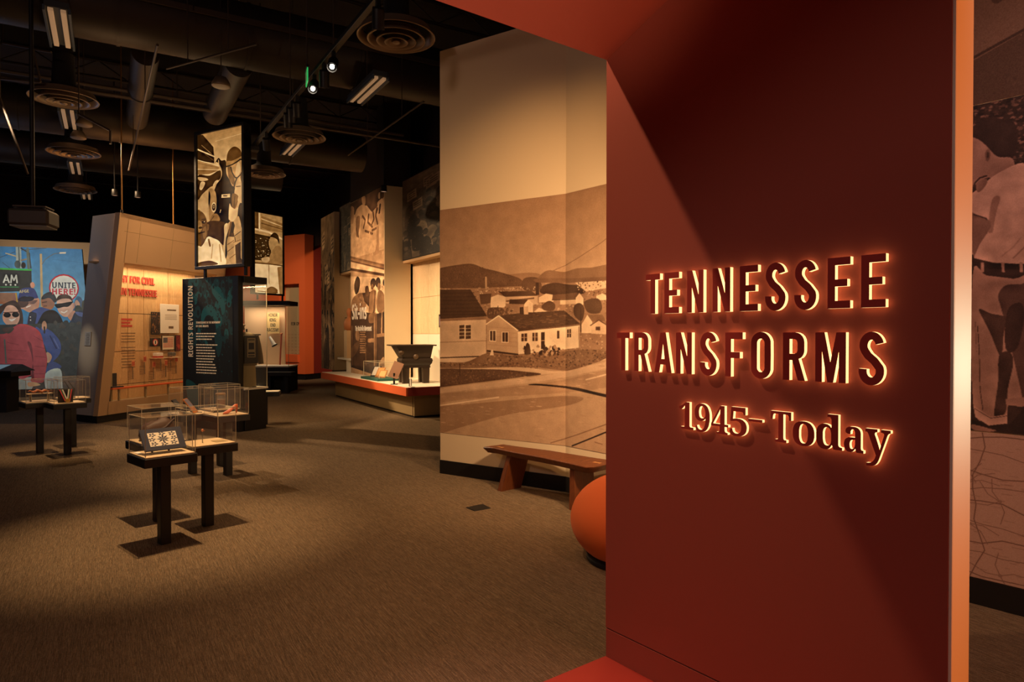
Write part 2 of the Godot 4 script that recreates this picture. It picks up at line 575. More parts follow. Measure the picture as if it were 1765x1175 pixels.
func print_youth() -> ImageTexture:
	pic(1060, 1450, tn(0.14))
	fleck([227, -2, 433, -2, 496, 10, 499, 311, 229, 279], 700, 3, 14, [tn(0.1), tn(0.2), tn(0.3), tn(0.36), tn(0.08), tn(0.42)], 0.6)
	bl([228, 90, 256, 58, 299, 45, 354, 61, 388, 76, 401, 119, 395, 159, 369, 196, 328, 190, 293, 161, 257, 143, 228, 133], tn(0.12))
	bl([199, 91, 256, 101, 292, 128, 331, 167, 382, 180, 386, 216, 329, 238, 294, 227, 229, 255, 200, 251], tn(0.58))
	bl([291, 146, 303, 142, 308, 160, 300, 177, 291, 170], tn(0.42))
	el(298.5, 158.5, 4.5, 9.5, tn(0.25))
	bl([229, 286, 272, 254, 301, 234, 341, 216, 402, 199, 435, 205, 486, 230, 489, 480, 260, 465, 231, 390], tn(0.78))
	ln([294, 221, 272, 224, 254, 237, 244, 257], 6.3, tn(0.2))
	bl([258, 240, 294, 230, 294, 248, 266, 268], tn(0.5))
	bl([315, 296, 343, 292, 329, 338, 316, 397, 302, 384], tn(0.6))
	bl([230, 325, 259, 335, 294, 350, 312, 373, 288, 395, 231, 396], tn(0.45))
	ln([250, 334, 294, 350, 310, 372], 4.2, tn(0.2))
	bl([249, 352, 304, 358, 310, 375, 284, 419, 251, 465], tn(0.5))
	pg([251, 468, 271, 429, 297, 397, 324, 394, 474, 385, 476, 499, 337, 491], tn(0.77))
	ln([389, 477, 439, 437, 474, 396], 4.8, tn(0.6))
	ln([350, 469, 389, 444, 414, 418], 3.6, tn(0.66))
	pg([247, 477, 291, 484, 426, 497, 476, 502, 476, 520, 426, 513, 284, 503, 247, 491], tn(0.1))
	pg([276, 483, 288, 484, 289, 514, 277, 512], tn(0.6))
	pg([349, 487, 360, 489, 361, 518, 350, 516], tn(0.6))
	pg([409, 490, 421, 492, 422, 521, 411, 520], tn(0.6))
	bl([247, 520, 298, 524, 389, 538, 476, 553, 479, 896, 429, 899, 380, 902, 368, 959, 316, 962, 254, 926], tn(0.62))
	bl([339, 587, 364, 557, 415, 556, 476, 564, 479, 896, 429, 899, 418, 866, 391, 767, 352, 632], tn(0.3))
	bl([272, 626, 313, 640, 346, 646, 371, 655, 359, 700, 353, 768, 340, 757, 313, 700, 293, 666], tn(0.24))
	bl([371, 633, 416, 611, 427, 656, 404, 745, 366, 745], tn(0.17))
	bl([344, 768, 379, 756, 392, 789, 374, 868, 368, 936, 329, 956, 341, 848], tn(0.22))
	ln([267, 677, 274, 758, 278, 873, 289, 936], 2.4, tn(0.25))
	ln([259, 665, 264, 758], 1.8, tn(0.4))
	pg([254, 923, 316, 954, 374, 942, 374, 970, 309, 981, 261, 958], tn(0.72))
	ln([258, 932, 316, 958, 373, 947], 2.4, tn(0.3))
	pg([367, 897, 429, 888, 479, 885, 480, 910, 419, 917, 368, 914], tn(0.55))
	pg([251, 967, 309, 981, 381, 972, 430, 921, 480, 912, 481, 999, 252, 996], tn(0.08))
	bl([251, 982, 309, 989, 336, 995, 289, 1002, 252, 997], tn(0.5))
	soften(3)
	photo(0.3, 0.1, 0.0, 3)
	return tex(0.035)

func print_soldier() -> ImageTexture:
	pic(560, 1540, tn(0.72))
	gr(0, 260, tn(0.62), tn(0.8))
	ln([263, 43, 614, 31, 1005, 19], 11.2, tn(0.62))
	ln([405, 73, 1005, 56], 7, tn(0.85))
	pg([-12, -7, 119, 5, 356, 113, 374, 196, 374, 234, -12, 190], tn(0.14))
	ln([90, 81, 320, 163], 9.8, tn(0.6))
	ln([-12, 105, 384, 187], 28, tn(0.85))
	ln([163, 152, 363, 214], 8.4, tn(0.4))
	pg([-12, 182, 482, 263, 489, 292, -12, 258], tn(0.62))
	ln([-12, 185, 482, 265], 12.6, tn(0.9))
	ln([-12, 256, 489, 292], 11.2, tn(0.85))
	ln([-12, 209, 461, 275], 7, tn(0.45))
	pg([-12, 261, 489, 295, 249, 319, -12, 307], tn(0.5))
	ln([-12, 303, 263, 314, 496, 296], 22.4, tn(0.85))
	bl([-12, 310, 263, 322, 447, 297, 517, 301, 517, 349, 447, 373, 349, 401, 263, 411, 105, 451, -12, 484], tn(0.2))
	bl([-12, 317, 177, 333, 235, 351, 119, 354, 32, 344], tn(0.75))
	bl([76, 357, 163, 367, 134, 399, 76, 420, 32, 403], tn(0.8))
	bl([263, 440, 320, 424, 391, 413, 363, 465, 263, 489], tn(0.72))
	bl([341, 399, 391, 370, 461, 365, 461, 384, 391, 397], tn(0.8))
	bl([391, 235, 468, 202, 531, 225, 628, 234, 641, 328, 710, 379, 764, 425, 818, 437, 805, 550, 334, 526, 405, 409, 517, 358, 545, 317, 510, 267, 433, 229], tn(0.09))
	ln([468, 217, 475, 251], 16.8, tn(0.75))
	bl([666, 282, 764, 269, 885, 254, 998, 261, 1005, 313, 945, 356, 859, 375, 818, 386, 805, 437, 764, 411, 696, 369, 669, 329], tn(0.66))
	bl([666, 284, 730, 281, 751, 316, 805, 366, 818, 414, 764, 411, 696, 364], tn(0.42))
	bl([872, 267, 925, 266, 939, 327, 872, 365, 832, 339], tn(0.8))
	bl([639, 276, 648, 214, 682, 169, 764, 144, 845, 144, 939, 173, 981, 218, 998, 245, 872, 255, 737, 271], tn(0.3))
	bl([644, 271, 655, 238, 764, 241, 885, 230, 992, 219, 998, 245, 872, 254, 737, 269], tn(0.55))
	ln([636, 277, 764, 270, 872, 255, 939, 241, 1005, 250], 22.4, tn(0.04))
	ln([737, 286, 764, 326, 825, 367, 872, 373, 939, 355, 1005, 317], 21, tn(0.05))
	ln([865, 374, 832, 401, 805, 437], 25.2, tn(0.06))
	bl([818, 456, 872, 422, 939, 416, 985, 428, 985, 498, 899, 522, 818, 503], tn(0.78))
	ln([852, 435, 939, 437], 14, tn(0.15))
	bl([939, 365, 998, 322, 1012, 425, 972, 418], tn(0.3))
	bl([422, 440, 735, 458, 822, 503, 822, 574, 735, 671, 587, 706, 437, 674, 346, 603, 392, 501], tn(0.07))
	pg([535, 476, 720, 480, 717, 507, 528, 501], tn(0.86))
	ln([575, 489, 649, 493], 21, tn(0.15))
	bl([247, 431, 377, 438, 422, 503, 407, 579, 346, 618, 270, 667, 247, 598], tn(0.62))
	bl([247, 441, 285, 475, 262, 546, 239, 577], tn(0.1))
	el(358, 562.5, 58, 37.5, tn(0.85))
	el(358.5, 563, 39.5, 26, tn(0.25))
	el(358.5, 558.5, 21.5, 13.5, tn(0.8))
	el(358.5, 559, 10.5, 7, tn(0.1))
	bl([270, 667, 331, 617, 437, 617, 498, 661, 437, 674], tn(0.5))
	ln([285, 662, 362, 629], 12, tn(0.2))
	ln([498, 609, 513, 590], 21, tn(0.75))
	bl([757, 489, 822, 485, 894, 507, 887, 542, 822, 594, 757, 571], tn(0.42))
	ln([822, 503, 800, 578], 12, tn(0.2))
	bl([705, 553, 749, 578, 829, 599, 883, 587, 880, 637, 793, 684, 705, 675, 683, 649], tn(0.82))
	bl([909, 573, 1016, 553, 1016, 764, 938, 715, 880, 662], tn(0.12))
	bl([938, 479, 1023, 483, 1023, 538, 966, 561, 880, 536], tn(0.75))
	ln([983, 607, 1009, 764], 33, tn(0.7))
	bl([208, 669, 587, 685, 602, 748, 572, 849, 498, 836, 208, 790], tn(0.22))
	bl([587, 711, 661, 696, 647, 770, 602, 871, 602, 1004, 540, 1002, 565, 869, 587, 788], tn(0.82))
	bl([632, 800, 764, 688, 822, 736, 800, 796, 661, 832, 647, 923, 609, 948], tn(0.1))
	ln([735, 692, 676, 802], 39, tn(0.4))
	bl([866, 667, 909, 659, 952, 751, 822, 797, 793, 755], tn(0.7))
	bl([661, 801, 822, 797, 1009, 748, 1023, 784, 1009, 844, 793, 877, 840, 1000, 735, 997, 647, 903], tn(0.68))
	ln([800, 796, 938, 766], 12, tn(0.15))
	el(756.5, 781.5, 46.5, 13.5, tn(0.2))
	ln([815, 802, 829, 838], 13.5, tn(0.12))
	ln([661, 852, 793, 826], 13.5, tn(0.4))
	ln([661, 903, 793, 872], 13.5, tn(0.4))
	ln([705, 956, 822, 928], 13.5, tn(0.45))
	ln([779, 841, 938, 826], 12, tn(0.45))
	pg([822, 863, 938, 841, 938, 957, 1023, 1005, 840, 1000], tn(0.2))
	bl([938, 841, 1023, 804, 1023, 965, 966, 963], tn(0.66))
	bl([-11, 517, 99, 507, 224, 521, 251, 577, 231, 670, 177, 616, 68, 584, -11, 581], tn(0.74))
	bl([-11, 586, 68, 582, 146, 609, 200, 659, 217, 712, 208, 774, 131, 824, 68, 853, -11, 850], tn(0.36))
	bl([5, 650, 84, 669, 77, 727, 5, 735], tn(0.56))
	bl([99, 728, 177, 699, 193, 763, 131, 792], tn(0.5))
	el(130.5, 665, 43.5, 12, tn(0.12))
	el(143, 662.5, 14, 4.5, tn(0.8))
	ln([84, 643, 177, 644], 13.5, tn(0.12))
	el(52, 704.5, 47, 8.5, tn(0.18))
	ln([13, 746, 146, 739], 19.5, tn(0.1))
	bl([208, 685, 251, 692, 242, 723, 211, 732], tn(0.45))
	bl([-11, 850, 68, 848, 131, 824, 221, 779, 346, 794, 483, 825, 550, 889, 595, 1004, -11, 988], tn(0.95))
	ln([239, 801, 270, 849], 39, tn(0.5))
	ln([331, 841, 300, 944], 21, tn(0.75))
	ln([483, 846, 513, 971], 27, tn(0.72))
	bl([-11, 972, 162, 961, 316, 965, 437, 994, -11, 1001], tn(0.3))
	soften(2)
	photo(0.28, 0.09, 0.0, 4)
	return tex(0.02)

func print_office() -> ImageTexture:
	pic(420, 1100, tn(0.6))
	pg([-82, -19, 208, -8, 233, 199, -83, 232], tn(0.3))
	ln([183, -16, 184, 220], 61.2, tn(0.85))
	pg([257, 34, 1035, 86, 1037, 198, 505, 204, 258, 180], tn(0.48))
	ln([257, 70, 1036, 123], 30.6, tn(0.75))
	ln([257, 125, 1037, 160], 25.5, tn(0.25))
	ln([-10, 211, 505, 223, 1040, 291], 61.2, tn(0.8))
	pg([-35, 266, 556, 276, 610, 590, -35, 595], tn(0.12))
	fleck([-10, 301, 556, 294, 560, 582, -10, 575], 90, 8, 24, [tn(0.05), tn(0.8), tn(0.5), tn(0.25), tn(0.9)], 0.6)
	bl([507, 370, 556, 294, 707, 250, 870, 299, 872, 392, 761, 462, 583, 451], tn(0.6))
	bl([556, 276, 706, 217, 859, 253, 887, 354, 809, 301, 657, 280], tn(0.1))
	bl([509, 556, 609, 468, 810, 376, 991, 425, 1046, 593, 510, 622], tn(0.5))
	fleck([559, 480, 991, 425, 994, 576, 560, 592], 60, 4, 9, [tn(0.4), tn(0.6), tn(0.66)], 1)
	bl([260, 565, 509, 538, 510, 594, 310, 610], tn(0.7))
	pg([-83, 642, 1047, 628, 1057, 1054, -84, 1079], tn(0.88))
	ln([-35, 632, 510, 627, 1047, 631], 35.7, tn(0.3))
	pg([815, 658, 1047, 631, 1056, 1034, 900, 1038], tn(0.5))
	bl([412, 954, 615, 911, 821, 953, 718, 1013, 413, 1020], tn(0.4))
	ln([113, 981, 821, 986], 30.6, tn(0.35))
	ln([510, 622, 513, 876], 15.3, tn(0.4))
	soften(2)
	photo(0.3, 0.1, 0.0, 5)
	return tex(0.02)

func print_rally() -> ImageTexture:
	pic(1600, 1520, c8(52, 128, 190))
	gr(0, 420, c8(40, 118, 186), c8(96, 160, 200))
	pg([528, -20, 563, -20, 569, 150, 533, 150], c8(150, 172, 172))
	pg([545, -20, 551, -20, 556, 150, 549, 150], c8(60, 80, 88))
	ln([414, 84, 525, 35], 2.5, c8(40, 50, 60))
	ln([465, 47, 530, 65], 8, c8(170, 165, 140))
	ln([563, 8, 616, 41, 626, 145], 8, c8(40, 50, 60))
	ln([566, 21, 727, 2], 3.5, c8(60, 70, 75))
	ln([606, 13, 611, 145], 17, c8(80, 100, 100))
	ln([444, 112, 490, 150], 2, c8(40, 50, 60))
	ln([566, 93, 596, 84], 10, c8(130, 120, 100))
	el(578, 128, 15, 22, c8(35, 40, 45))
	el(540, 122.5, 20, 27.5, c8(60, 75, 80))
	pg([202, 148, 629, 153, 632, 307, 202, 329], c8(33, 36, 38))
	ln([202, 153, 627, 159], 11, c8(48, 170, 76))
	ln([414, 283, 545, 281], 4.5, c8(48, 150, 80))
	ln([450, 250, 467, 200, 485, 250], 10, c8(205, 215, 208))
	ln([457, 235, 480, 235], 7, c8(205, 215, 208))
	ln([497, 250, 501, 200, 516, 235, 531, 200, 536, 250], 10, c8(205, 215, 208))
	el(465, 266.5, 6, 6.5, c8(205, 215, 208))
	el(495, 266.5, 6, 6.5, c8(205, 215, 208))
	el(525, 266.5, 6, 6.5, c8(205, 215, 208))
	pg([21, 329, 535, 321, 545, 397, 21, 419], c8(150, 105, 80))
	ln([528, 326, 535, 387], 8, c8(190, 160, 40))
	pg([685, 43, 699, 43, 705, 419, 688, 419], c8(172, 160, 128))
	ln([699, 117, 719, 84, 747, 60, 777, 41, 818, 32], 3.5, c8(90, 95, 90))
	pg([815, 27, 859, 25, 856, 36, 815, 39], c8(205, 205, 195))
	ln([767, 79, 969, 97], 1.5, c8(44, 100, 150))
	el(843, 283, 100, 100, c8(178, 42, 62))
	el(843, 283.5, 91, 90.5, c8(222, 230, 224))
	bl([621, 255, 639, 244, 651, 266, 641, 288, 626, 282], c8(190, 140, 120))
	bl([898, 436, 924, 348, 949, 343, 969, 370, 989, 430, 979, 474, 909, 463], c8(64, 92, 132))
	bl([914, 387, 929, 365, 949, 397, 929, 419], c8(190, 150, 130))
	bl([964, 381, 989, 376, 994, 507, 964, 452], c8(60, 66, 62))
	bl([919, 414, 949, 408, 969, 452, 949, 496, 909, 485], c8(50, 60, 58))
	bl([545, 430, 540, 376, 566, 354, 666, 354, 681, 387, 672, 430, 666, 458, 611, 458, 571, 436], c8(192, 146, 126))
	bl([548, 376, 611, 381, 596, 414, 560, 425, 540, 397], c8(70, 50, 48))
	bl([611, 381, 666, 370, 646, 397, 616, 397], c8(120, 90, 84))
	ln([596, 422, 621, 411], 7, c8(240, 225, 215))
	bl([543, 354, 559, 299, 601, 284, 646, 292, 669, 343, 667, 357, 636, 359, 596, 343, 545, 370], c8(42, 54, 120))
	bl([540, 370, 571, 347, 636, 349, 644, 365, 616, 380, 555, 380], c8(24, 26, 44))
	bl([694, 362, 727, 351, 772, 370, 779, 408, 752, 437, 707, 428, 694, 397], c8(150, 104, 84))
	ln([699, 387, 727, 382], 5, c8(60, 40, 36))
	ln([707, 413, 727, 411], 5, c8(90, 50, 46))
	bl([694, 366, 707, 332, 747, 312, 777, 326, 794, 370, 779, 387, 747, 355], c8(42, 46, 56))
	bl([793, 387, 818, 359, 878, 359, 901, 387, 909, 414, 893, 458, 868, 486, 833, 483, 803, 447], c8(210, 168, 148))
	bl([788, 376, 808, 337, 848, 325, 888, 343, 901, 381, 878, 359, 828, 359], c8(70, 54, 48))
	bl([781, 400, 828, 391, 898, 378, 896, 389, 871, 414, 838, 417, 798, 426], c8(16, 18, 24))
	ln([823, 452, 843, 459, 863, 444], 7, c8(245, 235, 225))
	bl([901, 397, 911, 387, 914, 414, 904, 430], c8(200, 150, 130))
	bl([868, 480, 909, 441, 924, 485, 898, 518, 878, 507], c8(190, 140, 120))
	bl([888, 513, 919, 452, 979, 458, 994, 617, 828, 617], c8(40, 50, 72))
	bl([919, 452, 979, 461, 979, 485, 939, 480], c8(70, 90, 150))
	bl([596, 617, 611, 474, 676, 425, 727, 430, 752, 444, 727, 485, 687, 524, 646, 617], c8(56, 76, 146))
	bl([611, 469, 646, 458, 661, 485, 626, 617, 601, 617], c8(34, 40, 60))
	el(620, 490.5, 4, 4.5, c8(220, 220, 220))
	el(621, 512.5, 4, 4.5, c8(220, 220, 220))
	bl([656, 617, 692, 480, 742, 441, 793, 452, 830, 513, 848, 617], c8(24, 24, 28))
	bl([414, 430, 475, 387, 520, 377, 553, 414, 573, 496, 560, 617, 520, 617, 540, 496, 510, 430, 465, 430, 414, 485], c8(58, 42, 38))
	bl([442, 485, 460, 425, 490, 408, 525, 422, 548, 463, 548, 513, 525, 554, 500, 565, 475, 554, 449, 524], c8(218, 172, 150))
	ln([449, 461, 550, 455], 4.5, c8(60, 20, 24))
	el(470.5, 477.5, 23.5, 17.5, c8(20, 18, 22))
	el(525, 474.5, 23, 18.5, c8(20, 18, 22))
	bl([480, 503, 500, 507, 528, 499, 505, 521, 490, 518], c8(250, 244, 238))
	pg([2, 562, 985, 526, 985, 1008, 2, 1008], c8(48, 56, 60))
	fleck([772, 526, 969, 526, 969, 990, 772, 990], 60, 10, 30, [c8(42, 50, 54), c8(54, 64, 66), c8(60, 60, 58)], 1)
	bl([653, 562, 698, 597, 715, 669, 682, 695], c8(60, 80, 150))
	bl([690, 562, 739, 579, 772, 606, 815, 669, 813, 749, 756, 807, 727, 740, 698, 633], c8(56, 78, 150))
	ln([748, 624, 789, 713], 8, c8(36, 48, 100))
	ln([772, 642, 805, 713], 6.4, c8(90, 110, 180))
	bl([727, 838, 756, 802, 823, 847, 723, 887], c8(58, 76, 140))
	bl([723, 742, 748, 749, 759, 776, 743, 811, 723, 807], c8(206, 160, 130))
	el(710.5, 552.5, 16.5, 35.5, c8(190, 140, 110))
	ln([711, 562, 711, 602], 11.2, c8(40, 36, 36))
	bl([715, 893, 813, 860, 829, 990, 838, 1034, 731, 1034], c8(186, 206, 206))
	bl([506, 945, 621, 914, 641, 954, 600, 1034, 506, 1034], c8(170, 190, 190))
	pg([506, 954, 526, 954, 522, 1008, 506, 1008], c8(180, 90, 90))
	bl([395, 642, 461, 606, 510, 562, 559, 539, 633, 557, 686, 606, 708, 695, 727, 776, 725, 829, 715, 892, 698, 954, 621, 945, 629, 901, 567, 927, 506, 909, 395, 901], c8(176, 66, 78))
	bl([600, 669, 626, 686, 635, 802, 621, 901, 641, 927, 629, 776], c8(112, 40, 52))
	ln([469, 669, 543, 686], 4.8, c8(146, 50, 62))
	ln([469, 722, 592, 731], 4.8, c8(146, 50, 62))
	ln([477, 785, 592, 793], 4.8, c8(146, 50, 62))
	ln([477, 847, 600, 847], 4.8, c8(146, 50, 62))
	ln([641, 624, 698, 660], 4.8, c8(146, 50, 62))
	ln([649, 695, 711, 713], 4.8, c8(146, 50, 62))
	ln([649, 767, 719, 776], 4.8, c8(146, 50, 62))
	ln([641, 838, 715, 838], 4.8, c8(146, 50, 62))
	ln([637, 892, 711, 892], 4.8, c8(146, 50, 62))
	bl([436, 579, 477, 608, 514, 575, 494, 563, 453, 567], c8(70, 56, 54))
	ln([453, 651, 461, 811], 9.6, c8(90, 90, 90))
	bl([600, 954, 641, 950, 682, 972, 608, 981], c8(206, 160, 120))
	soften(2)
	photo(0.25, 0.07, 0.24, 6)
	return tex(0.02)

func print_counter() -> ImageTexture:
	pic(520, 1500, tn(0.72))
	gr(330, 560, tn(0.6), tn(0.82))
	pg([-30, 3, 1027, -5, 1027, 105, 799, 94, 675, 113, 521, 61, 362, 45, 142, 78, -30, 82], tn(0.22))
	bl([-1, 25, 114, 38, 100, 114, 28, 125, -15, 107], tn(0.6))
	bl([142, 88, 226, 50, 416, 45, 521, 80, 508, 116, 416, 124, 226, 108], tn(0.66))
	bl([184, 105, 308, 108, 254, 205, 184, 201], tn(0.4))
	bl([362, 135, 469, 123, 624, 114, 799, 94, 921, 75, 1027, 65, 1027, 193, 873, 175, 824, 253, 675, 263, 469, 230, 308, 227], tn(0.66))
	ln([389, 108, 469, 137, 416, 176], 36.4, tn(0.3))
	ln([573, 115, 547, 155, 675, 190], 36.4, tn(0.3))
	ln([700, 114, 725, 152, 650, 180], 36.4, tn(0.3))
	ln([799, 98, 775, 142, 824, 185], 36.4, tn(0.3))
	ln([469, 197, 675, 227], 36.4, tn(0.3))
	ln([675, 209, 799, 206], 36.4, tn(0.3))
	ln([198, 164, 254, 214], 36.4, tn(0.3))
	el(877.5, 41, 38.5, 18, tn(0.7))
	ln([909, -6, 909, 52, 799, 125], 23.4, tn(0.15))
	bl([362, 3, 469, 6, 469, 48, 389, 43], tn(0.6))
	bl([824, 73, 968, 65, 992, 107, 873, 117], tn(0.7))
	ln([897, 92, 873, 130], 41.6, tn(0.15))
	fleck([-1, 211, 824, 217, 1015, 359, -1, 309], 60, 8, 20, [tn(0.6), tn(0.7), tn(0.76)], 2.5)
	pg([799, 197, 860, 201, 860, 344, 725, 348, 799, 288], tn(0.55))
	ln([-15, 316, 1027, 417], 31.2, tn(0.4))
	ln([-15, 326, 1027, 427], 20.8, tn(0.5))
	ln([-15, 337, 1027, 436], 20.8, tn(0.34))
	pg([-15, 345, 1027, 441, 1027, 465, -15, 387], tn(0.86))
	ln([-15, 388, 1027, 466], 41.6, tn(0.3))
	pg([-31, 429, 1019, 479, 1019, 725, -31, 725], tn(0.84))
	fleck([285, 470, 1019, 499, 1019, 597, 285, 587], 30, 6, 16, [tn(0.7), tn(0.76), tn(0.5)], 1)
	bl([130, 471, 208, 441, 285, 454, 303, 486, 254, 528, 167, 542, 117, 509], tn(0.14))
	bl([34, 578, 161, 547, 375, 538, 479, 563, 494, 605, 375, 651, 2, 654], tn(0.5))
	fleck([98, 557, 465, 553, 405, 641, 66, 638], 40, 8, 20, [tn(0.4), tn(0.6)], 1)
	pg([375, 541, 638, 540, 750, 608, 581, 622, 435, 589], tn(0.22))
	bl([465, 511, 552, 508, 581, 555, 479, 558], tn(0.3))
	el(693.5, 494.5, 78.5, 25.5, tn(0.13))
	el(832, 497, 71, 27, tn(0.13))
	el(998.5, 503, 31.5, 17, tn(0.13))
	el(671.5, 515.5, 39.5, 15.5, tn(0.4))
	el(859.5, 520, 43.5, 20, tn(0.42))
	bl([609, 545, 722, 532, 792, 554, 750, 654, 552, 709, 581, 606], tn(0.5))
	bl([819, 554, 913, 541, 1019, 582, 1019, 666, 805, 644], tn(0.42))
	ln([750, 543, 722, 644, 609, 704], 29, tn(0.25))
	pg([-31, 637, 114, 636, 523, 652, 750, 664, 1019, 656, 1019, 1000, -31, 966], tn(0.13))
	bl([581, 663, 778, 659, 750, 704, 581, 709], tn(0.4))
	pg([-14, 725, 708, 723, 708, 948, -14, 955], tn(0.17))
	bl([161, 757, 239, 746, 285, 778, 254, 810, 161, 800], tn(0.5))
	bl([2, 856, 254, 810, 285, 831, 161, 886, 2, 911], tn(0.3))
	ln([300, 749, 479, 749], 20.3, tn(0.55))
	ln([300, 761, 462, 761], 20.3, tn(0.55))
	ln([300, 774, 444, 774], 20.3, tn(0.55))
	ln([300, 787, 479, 786], 20.3, tn(0.55))
	ln([300, 800, 462, 799], 20.3, tn(0.55))
	ln([300, 812, 444, 811], 20.3, tn(0.55))
	ln([300, 825, 479, 824], 20.3, tn(0.55))
	ln([300, 838, 462, 836], 20.3, tn(0.55))
	ln([300, 850, 444, 849], 20.3, tn(0.55))
	ln([300, 863, 479, 861], 20.3, tn(0.55))
	ln([300, 876, 462, 874], 20.3, tn(0.55))
	ln([728, 948, 728, 704, 764, 659, 783, 679], 29, tn(0.55))
	ln([927, 774, 940, 655, 993, 646], 29, tn(0.55))
	ln([566, 807, 750, 804], 63.8, tn(0.5))
	ln([805, 780, 993, 774], 52.2, tn(0.45))
	pg([745, 664, 805, 664, 783, 946, 745, 947], tn(0.36))
	bl([860, 925, 993, 892, 1014, 990, 887, 974, 860, 950], tn(0.62))
	ln([34, 725, 50, 953], 23.2, tn(0.35))
	ln([465, 798, 479, 943], 17.4, tn(0.4))
	soften(3)
	photo(0.4, 0.12, 0.0, 7)
	return tex(0.025)

func print_crowd(seed_: int, lo: String, mid: String, hi: String) -> ImageTexture:      # tall grainy crowd print
	tones(lo, mid, hi)
	rng.seed = seed_
	pic(420, 1000, tn(0.55))
	gr(0, 300, tn(0.75), tn(0.5))
	for i in 26:
		var x := rng.randf_range(0, 1000)
		var y := 250 + i * 24 + rng.randf_range(-30, 30)
		var c := rng.randf_range(0.1, 0.75)
		bl([x - 110, y + 330, x - 100, y + 120, x - 30, y + 60, x + 40, y + 60, x + 110, y + 120, x + 120, y + 330], tn(c))
		el(x, y, 52, 34, tn(rng.randf_range(0.25, 0.6)))
		bl([x - 56, y, x - 40, y - 32, x + 20, y - 42, x + 56, y - 8, x + 30, y - 16, x - 30, y - 12], tn(rng.randf_range(0.02, 0.3)))
	for i in 5:
		var x := rng.randf_range(80, 800)
		var y := rng.randf_range(80, 420)
		pg([x, y, x + 200, y - 20, x + 210, y + 90, x + 5, y + 110], tn(0.85))
		for k in 3:
			ln([x + 30, y + 25 + k * 25, x + 170, y + 12 + k * 25], 16, tn(0.2))
	fleck([0, 200, 1000, 200, 1000, 1000, 0, 1000], 300, 4, 16, [tn(0.1), tn(0.3), tn(0.6), tn(0.8)], 0.6)
	soften(3)
	photo(0.4, 0.2, 0.0, seed_)
	return tex(0.03)

func print_teal() -> ImageTexture:
	rng.seed = 77
	var dark := c8(8, 12, 14)
	var t1 := c8(14, 78, 84)
	var t2 := c8(10, 50, 56)
	pic(900, 1600, dark)
	for i in 70:
		var x := rng.randf_range(150, 1000)
		var y := rng.randf_range(0, 420)
		el(x, y, rng.randf_range(30, 60), rng.randf_range(22, 44), t2 if i % 3 else t1)
		el(x + rng.randf_range(-30, 30), y + rng.randf_range(-10, 30), rng.randf_range(14, 34), rng.randf_range(10, 26), dark)
	bl([380, 270, 420, 210, 520, 180, 620, 190, 700, 240, 740, 330, 720, 420, 660, 300, 560, 250, 470, 270, 420, 330], t1)
	bl([430, 320, 470, 260, 560, 250, 650, 290, 680, 380, 640, 440, 520, 430, 450, 390], dark)
	bl([600, 90, 720, 60, 820, 110, 860, 210, 800, 250, 760, 180, 680, 140], t1)
	bl([650, 380, 740, 330, 800, 420, 740, 520, 690, 500], t2)
	bl([60, 700, 160, 690, 300, 730, 330, 800, 290, 880, 200, 900, 120, 860], t1)
	bl([600, 720, 680, 690, 760, 720, 790, 800, 770, 900, 680, 920, 610, 850], t2)
	el(690, 790, 26, 16, dark)
	fleck([150, 0, 1000, 0, 1000, 700, 400, 700], 260, 4, 14, [t1, t2, dark], 1.0)
	soften(2)
	return tex(0.012)

func print_map() -> ImageTexture:
	rng.seed = 12
	tones("3a221a", "94705e", "e6c4b0")
	pic(1000, 700, tn(0.72))
	for k in 5:
		var x0 := k * 210.0 + 60
		var p := []
		for j in 11:
			p.append_array([x0 + sin(j * 0.9 + k) * 22 + rng.randf_range(-14, 14), j * 100.0])
		ln(p, 4, tn(0.34))
	for k in 9:
		var y0 := k * 115.0 + 40
		var p := []
		for j in 15:
			p.append_array([j * 72.0, y0 + sin(j * 0.8 + k * 2.0) * 30 + rng.randf_range(-16, 16)])
		ln(p, 3 if k % 2 else 5, tn(0.36))
	for k in 26:
		var c := Vector2(rng.randf_range(0, 1000), rng.randf_range(0, 1000))
		for j in 4:
			var a := rng.randf() * TAU
			ln([c.x, c.y, c.x + cos(a) * 50, c.y + sin(a) * 70, c.x + cos(a + 0.3) * 110, c.y + sin(a + 0.3) * 150], 3, tn(0.42))
		el(c.x, c.y, 8, 11, tn(0.5))
	for k in 170:
		var x := rng.randf_range(0, 950)
		var y := rng.randf_range(0, 1000)
		ln([x, y, x + rng.randf_range(14, 46), y], 2.5, tn(0.55))
	return tex(0.035)

func print_plate() -> ImageTexture:      # riveted iron plates
	rng.seed = 5
	tones("2c1c12", "7a5c48", "d0a888")
	pic(800, 900, tn(0.28))
	fleck([0, 0, 1000, 0, 1000, 1000, 0, 1000], 900, 3, 10, [tn(0.24), tn(0.3), tn(0.33)], 1.0)
	for q in [[0, -20, 560, 380], [0, 400, 540, 800]]:
		bl([q[0] - 60, q[1], 480, q[1] - 40, q[2], q[1], q[2] + 8, q[3] - 60, q[2] - 20, q[3] - 20, 200, q[3] + 70, -60, q[3] + 130], tn(0.52))
		fleck([0, q[1], q[2], q[1], q[2], q[3], 0, q[3] + 80], 900, 2, 7, [tn(0.48), tn(0.56), tn(0.5)], 1.0)
		ln([0, q[3] + 110, 240, q[3] + 50, q[2] - 20, q[3] - 20], 10, tn(0.16))
		for i in 3:
			for j in 3:
				var x: float = 190.0 + i * 140
				var y: float = q[1] + 110 + j * 95 - i * 20
				el(x, y, 24, 20, tn(0.3))
				el(x - 4, y - 4, 14, 11, tn(0.46))
	return tex(0.04)

